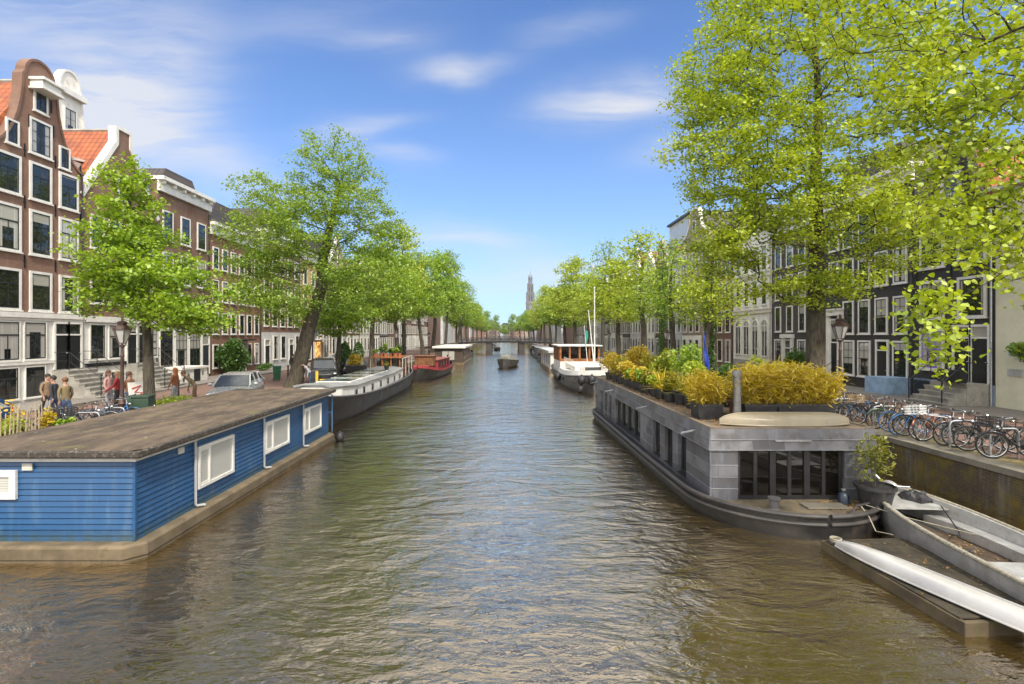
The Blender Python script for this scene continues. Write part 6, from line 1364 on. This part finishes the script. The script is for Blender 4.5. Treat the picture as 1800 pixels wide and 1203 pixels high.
# ------------------------------------------------------------------ street furniture and plants, left bank
def post(label, x, y, h=.9, mat=brownmetal, group=None):
    t0 = thing('bollard', label, 'bollard', (x, y, SZ), 0, group); q = MB(); q.lathe([(.09, -.05), (.09, .08), (.065, .14), (.055, h-.2), (.075, h-.17), (.06, h-.1), (.07, h-.05), (.0, h)], n=10); q.build('shaft', mat, t0, 40); return t0
post('short brown iron bollard behind the left bicycles', -14.6, 20.3, 1.0); post('short brown iron bollard between the young tree and the grey car', -16.4, 25.8, 1.0); post('dark bollard left of the leaning elm, before the grey ground floor house', -16.2, 38.5, 1.1)
fm = M('chestnut_stake', (.34, .28, .17), .9, .3, 8, .3)
fn = thing('picket_fence', 'rustic fence of uneven wooden stakes round the flower patch at the left edge', 'fence', (-13.6, 13.6, SZ))
q = MB(); rf_ = random.Random(2)
for i in range(30):
    y = -1.6+i*.115; tl = rf_.uniform(-.05, .05); h = rf_.uniform(1.12, 1.38); q.tube([(0, y, -.05), (tl*.5, y+tl*.4, h*.5), (tl, y+tl, h)], [.022, .02, .013], 5)
q.build('stakes', fm, fn, True); q = MB()
for z in (.35, .9): q.tube([(0, -1.65+.115*i, z+.01*math.sin(i)) for i in range(31)], .006, 4)
q.build('wire', dark_metal, fn)
rs = np.random.RandomState(44)
def patch(label, c, r, n, size, lm, flowers=None, name='flowering_shrub', cat='plant', h=.9, group=None):
    t0 = thing(name, label, cat, c, 0, group); stems(t0, 12, h, min(r[0], r[1])*.8, rs); leaves('foliage', blob_points(n, (0, 0, r[2]*.85), r, rs, 10, .2), size, lm, rs, parent=t0)
    if flowers is not None: tag(leaves('flowers', blob_points(130, (0, 0, r[2]*1.15), (r[0], r[1], r[2]), rs, 8, .8), .09, flowers, rs, LEAF6, 1., parent=t0), None, kind='stuff')
    return t0
yf = leafmat('yellow_petals', [(.55, .36, .01), (.62, .42, .02)], .3)
patch('yellow flowering shrub behind the picket fence, nearest the left edge', (-14.3, 13.2, SZ), (.55, .9, .75), 1500, .10, L_lime, yf); patch('yellow flowering shrub at the end of the picket fence', (-14.25, 14.6, SZ), (.55, .75, .7), 1300, .10, L_lime, yf)
patch('leafy light green plant between the picket fence and the bicycles', (-13.3, 15.5, SZ), (.4, .5, .5), 800, .11, L_spring)
patch('tall feathery golden plant at the fence corner', (-13.55, 15.2, SZ), (.25, .25, .75), 500, .09, L_yel)
gm = patch('low yellow green weeds at the foot of the young tree', (-13.9, 21.6, SZ), (.8, 1.4, .5), 1500, .1, L_lime)
bx_ = thing('utility_box', 'small dark green metal box at the foot of the young tree', 'box', (-13.35, 18.85, SZ), .2); bx_.scale = (1, 1, 1.65); q = MB(); q.box(-.35, .35, -.25, .25, .1, .62); q.build('cabinet', M('dark_green_paint', (.03, .06, .035), .5), bx_, bevel=.03); q = MB(); q.box(-.38, .38, -.28, .28, .62, .67); q.build('lid', MATS['dark_green_paint'], bx_, bevel=.01); q = MB(); q.box(-.3, .3, -.2, .2, 0, .1); q.build('foot', dark_metal, bx_)
sg = thing('sandwich_board', 'leaning white board with red painted brush strokes behind the bicycles', 'sign', (-15.35, 21.4, SZ), R(65)); q = MB(); q.loft([[(-.32, -.25, .02), (.32, -.25, .02), (.32, -.21, .02), (-.32, -.21, .02)], [(-.32, .0, 1.35), (.32, .0, 1.35), (.32, .04, 1.35), (-.32, .04, 1.35)]]); q.build('board', white, sg); q = MB(); rr_ = random.Random(5)
pz = lambda z: -.258+.25*(z-.02)/1.33
q.tube([(-.2, pz(1.1), 1.1), (.15, pz(1.2), 1.2), (-.1, pz(.95), .95), (.2, pz(.9), .9), (-.2, pz(.6), .6), (.1, pz(.55), .55), (-.05, pz(.3), .3)], .035, 5); q.build('brush_strokes', M('red_sign_paint', (.5, .05, .03), .5), sg, True); q = MB(); q.beam((0, .02, 1.3), (0, .4, .02), .05); q.build('strut', wood_brown, sg)
iv = thing('ivy_bush', 'big dark green ivy bush against the orange brick house, left of the blue door', 'bush', (-21.9, 41.5, SZ)); stems(iv, 10, 2.2, .8, rs, r=.02); leaves('foliage', blob_points(6500, (0, 0, 1.55), (1.2, 1.7, 1.75), rs, 14, .3), .19, L_deep, rs, parent=iv)
patch('low leafy bush under the windows right of the blue door', (-21.9, 47.0, SZ), (.7, 1.2, .45), 900, .14, L_deep); 
wb_ = thing('wheelie_bin', 'dark green waste bin left of the leaning elm trunk', 'bin', (-16.6, 37.5, SZ+.0), R(30)); q = MB(); q.loft([[(-.24*k_, -.28*k_, z), (.24*k_, -.28*k_, z), (.24*k_, .28*k_, z), (-.24*k_, .28*k_, z)] for k_, z in ((.85, .08), (1.1, 1.0))]); q.build('body', M('bin_green', (.02, .12, .06), .5), wb_, bevel=.03); q = MB(); q.box(-.29, .29, -.34, .32, 1.0, 1.07); q.build('lid', MATS['bin_green'], wb_, bevel=.02)
for sx in (-.2, .2): q = MB(); q.tube([(sx-.03, .27, .1), (sx+.03, .27, .1)], .1, 12); q.build('wheel', tyre_m, wb_)
tm_ = thing('ticket_machine', 'dark grey post with a yellow panel beside the black car', 'machine', (-11.95, 32.4, SZ), R(20)); q = MB(); q.box(-.22, .22, -.15, .15, 0, 1.1); q.build('body', dark_metal, tm_, bevel=.03); q = MB(); q.box(.05, .21, -.165, -.15, .35, 1.05); q.build('panel', M('panel_yellow', (.55, .36, .03), .5), tm_)
for i, (x, y, h, r_) in enumerate(((-13.6, 43.6, 2.6, .7), (-15.0, 48.5, 2.7, .5), (-14.6, 51.5, 2.6, .55))):
    t0 = thing('topiary', ('dark clipped conifer behind the two parked cars', 'slim clipped conifer left of the bushy one', 'bushy clipped conifer near the wooden deckhouse')[i], 'plant', (x, y, SZ)); pot_mesh(.35, .5).build('pot', pot_m, t0, 35); stems(t0, 4, h*.7, .1, rs, z0=.4)
    z = rs.uniform(0, 1, 2600); a = rs.uniform(0, 6.28, 2600); rad = r_*np.sin(np.pi*np.clip(z*.93+.07, 0, 1))**.7*rs.uniform(.75, 1.05, 2600); leaves('foliage', np.stack([np.cos(a)*rad, np.sin(a)*rad, .55+z*(h-.5)], 1), .12, L_deep, rs, parent=t0)
# right bank greenery and fence panels near the doors
patch('leafy green shrub at the foot of the tall lime', (13.9, 23.2, SZ), (1.0, 1.3, 1.15), 2600, .15, L_spring, name='shrub', h=1.6)
patch('dark green climbing shrub beside the slim windowed black house', (20.6, 36.0, SZ), (1.0, 1.0, 1.5), 2400, .17, L_deep, name='shrub', h=2.2)
patch('young green shrub on the pale cream wall above the gate', (21.5, 21.2, SZ+2.2), (.5, .8, .6), 900, .13, L_spring, name='shrub')
# ------------------------------------------------------------------ far bridge
BR = thing('bridge', 'low three span bridge with dark deck and railings crossing the canal', 'bridge', (.45, 135, 0))
iron = M('bridge_iron', (.014, .014, .015), .6, .2, 1, .1)
q = MB(); N = 24
def dk_z(x): return 2.75+.32*(1-(x/12.2)**2)
q.loft([[(x, -4.5, dk_z(x)-.42-.0*x), (x, 4.5, dk_z(x)-.42), (x, 4.5, dk_z(x)), (x, -4.5, dk_z(x))] for x in [lerp(-12.6, 12.6, i/N) for i in range(N+1)]]); q.build('deck', iron, BR)
for x in (-4.2, 4.2): q = MB(); q.box(x-.75, x+.75, -4.3, 4.3, -1, dk_z(x)-.42); q.box(x-.85, x+.85, -4.5, 4.5, -1, .5); q.build('pier', M('pier_stone', (.06, .052, .045), .85, .3, .8, .3), BR)
for sx in (-1, 1): q = MB(); q.loft([[(sx*12.0, -6, -1), (sx*12.0, 6, -1), (sx*12.0, 6, dk_z(12)), (sx*12.0, -6, dk_z(12))], [(sx*24, -6, -1), (sx*24, 6, -1), (sx*24, 6, SZ+.02), (sx*24, -6, SZ+.02)]]); q.build('ramp', quay_m, BR)
for y in (-4.4, 4.4):
    q = MB(); xs = [lerp(-12.4, 12.4, i/40) for i in range(41)]
    for h in (.35, .7, 1.05): q.tube([(x, y, dk_z(x)+h) for x in xs], .035, 4)
    for x in xs: q.box(x-.03, x+.03, y-.03, y+.03, dk_z(x), dk_z(x)+1.05)
    q.build('railing', iron, BR)
small = {}
mst = bike('black', 'dutch')
for i in range(14):
    o = mst if i == 0 else copy_tree(mst); x = -11+i*1.65; put(o, 'dark bicycle leaning on the bridge railing, %s from the left' % ORD[i], x+.45, 130.2, .2*math.sin(i*3), .1, 'bicycles leaning on the far bridge'); o.location.z = dk_z(x)
for i, (x, t_, lg, hh) in enumerate(((-8.5, redc, dk, hd), (-5.2, whc, jean, hr_), (-1.5, dk, jean, hd), (1.2, tan, dk, hg), (3.1, pnk, jean, hr_), (6.8, olv, dk, hd))):
    person('tiny figure in %s crossing the far bridge' % ('a red jacket', 'grey top and jeans', 'dark top and jeans', 'a tan coat with blond hair', 'a pink coat', 'an olive coat')[i], (x+.45, 132.5, dk_z(x)), R(90 if i % 2 else -90), t_, lg, (hh, 0), 'walk')
# ------------------------------------------------------------------ church tower and far houses
TW = thing('church_tower', 'tall brick and stone church tower with tiered top and crown, far beyond the right trees', 'church tower', (33.5, 640, 0))
tb_m = M('tower_stone', (.13, .13, .135), .8, .2, .15, .1); ts_m = M('tower_brick', (.11, .10, .098), .85, .2, .15, .1); lead_m = M('tower_lead', (.13, .16, .18), .5, .2, .2, .1)
q = MB(); q.box(-6.2, 6.2, -6.2, 6.2, 0, 44); q.build('shaft', ts_m, TW)
q = MB(); q.box(-6.7, 6.7, -6.7, 6.7, 44, 46); q.box(-5.2, 5.2, -5.2, 5.2, 46, 56)
for sx in (-1, 1):
    for sy in (-1, 1): q.box(sx*5.2-.9, sx*5.2+.9, sy*5.2-.9, sy*5.2+.9, 46, 55); q.blob((sx*5.4, sy*5.4, 57), .7, .7, 1.6, 8, 6)
q.box(-5.8, 5.8, -5.8, 5.8, 56, 57.5); q.build('belfry', tb_m, TW)
q = MB(); q.box(-3.9, 3.9, -3.9, 3.9, 57.5, 67); 
for sx in (-1, 1):
    for sy in (-1, 1): q.box(sx*3.9-.6, sx*3.9+.6, sy*3.9-.6, sy*3.9+.6, 57.5, 66); q.blob((sx*4, sy*4, 68.6), .5, .5, 1.2, 8, 6)
q.box(-4.4, 4.4, -4.4, 4.4, 67, 68); q.lathe([(3.0, 68), (3.0, 75), (3.5, 75), (3.5, 75.8)], n=8); q.build('lantern_stage', tb_m, TW)
q = MB(); q.lathe([(2.9, 75.8), (3.3, 77.2), (2.9, 79), (1.8, 80.4), (1.0, 81)], n=12); q.build('crown_dome', lead_m, TW, True); q = MB(); q.lathe([(.4, 81), (.35, 82.4), (.7, 83), (.1, 83.8), (.12, 87.5)], n=8); q.box(-.8, .8, -.1, .1, 85.5, 85.8); q.build('spire_cross', lead_m, TW)
for z0, z1, w_, dpt in ((47.5, 54, 1.3, 5.2), (59, 65, 1.1, 3.9), (30, 36, 1.2, 6.2)):
    for x in (-1.8, 1.8): q = MB(); q.box(x-w_*.6, x+w_*.6, -dpt-.12, -dpt, z0, z1); q.build('louvre', dark_metal, TW)
for s_, y_, d_ in ((-1, -6.3, 0),): q = MB(); q.lathe([(2.4, 0), (2.4, .25)], n=24); o = q.build('clock_face', lead_m, TW, loc=(0, -6.2, 40)); o.rotation_euler = (R(90), 0, 0); o.location.y = -6.21
NB = thing('church_nave', 'long church roof beside the tall tower, mostly behind trees', 'church', (44, 660, 0)); q = MB(); q.box(-16, 16, 10, 50, 0, 24); q.prism([(-16, 24), (16, 24), (0, 38)], 10, 50); q.build('nave', ts_m, NB)
for i, (x, y, w_, h, m_, lb) in enumerate(((-9, 485, 12, 9, pale_brick, 'small pale brick house closing the far end of the canal, left'), (2, 482, 9, 12, palegrey, 'tall pale grey house closing the far end of the canal, middle'), (11.5, 484, 10, 9, brown_brick, 'brown house closing the far end of the canal, right'), (-26, 490, 22, 11, brown_brick, 'wide brown house behind the far left trees at the canal end'), (29, 490, 24, 12, pale_brick, 'wide pale brick house behind the far right trees at the canal end'))):
    t0 = thing('distant_house', lb, 'house', (x, y, SZ)); q = MB(); q.box(-w_/2, w_/2, 0, 12, -.5, h); q.build('wall', m_, t0); q = MB(); q.prism([(-w_/2-.2, h), (w_/2+.2, h), (w_/2-2, h+3), (-w_/2+2, h+3)], .2, 12); q.build('roof', dark_tile, t0)
    for fz in range(int(h/4)):
        for k in range(3): window(t0, lerp(-w_/2+1.6, w_/2-1.6, k/2), 1.2+fz*3.6, 1.4, 2.2, 'S')
TW.scale = (.84, .84, 1)
for sx, nm in ((-1, 'left'), (1, 'right')):
    for i in range(6):
        y = 165+i*52; h = 13+3*((i*7) % 3)/2; t0 = thing('distant_house', '%s distant house block behind the trees past the bridge, %s on the %s bank' % (('brown', 'pale grey', 'pale brick')[i % 3], ORD[i], nm), 'house', ((XL if sx < 0 else XR), y, SZ), R(90) if sx < 0 else R(-90), 'distant house blocks past the bridge'); m_ = (brown_brick, palegrey, pale_brick)[i % 3]
        q = MB(); q.box(-22, 22, 0, 12, -.3, h); q.build('wall', m_, t0); q = MB(); q.prism([(-22, h), (22, h), (20, h+3.5), (-20, h+3.5)], .2, 12); q.build('roof', dark_tile, t0)
fl_ = thing('chimney_flue', 'tall grey metal flue with wire stays on the roofs behind the right trees', 'chimney', (19.5, 112, 14)); q = MB(); q.tube([(0, 0, -2), (0, 0, 5.5)], .42, 10); q.tube([(0, 0, 5.4), (0, 0, 5.9)], .5, 10); q.build('pipe', galv, fl_, 40); q = MB()
for s_ in (-1, 1): q.tube([(0, 0, 4), (s_*2.5, 0, -1)], .03, 4)
q.build('stay_wire', dark_metal, fl_)
rf_box = thing('rooftop_cabin', 'grey glazed rooftop cabin above the right bank houses', 'cabin', (25.5, 67, 15.3)); q = MB(); q.box(-2.5, 4, -4, 4, 0, 4.2); q.build('wall', palegrey, rf_box, bevel=.05); q = MB(); q.box(-2.8, 4.2, -4.2, 4.2, 4.2, 4.45); q.build('roof', dark_metal, rf_box); q = MB(); q.box(-2.56, -2.5, -3.4, 3.4, 1.0, 3.6); q.build('window', pane_dark, rf_box)
# ------------------------------------------------------------------ thin air: far things fade a little
hm = bpy.data.materials.new('haze'); hm.use_nodes = True; t = NT(hm.node_tree); o = t.n('ShaderNodeOutputMaterial'); pv = t.n('ShaderNodeVolumePrincipled')
pv.inputs['Color'].default_value = (.86, .92, 1, 1); pv.inputs['Density'].default_value = .00012; pv.inputs['Anisotropy'].default_value = .2; t.t.links.new(pv.outputs[0], o.inputs['Volume'])
b = MB(); b.box(-150, 150, -80, 760, -2, 92); tag(b.build('haze', hm), 'thin pale air softening the far end of the canal', kind='stuff')
cy.volume_bounces = 0
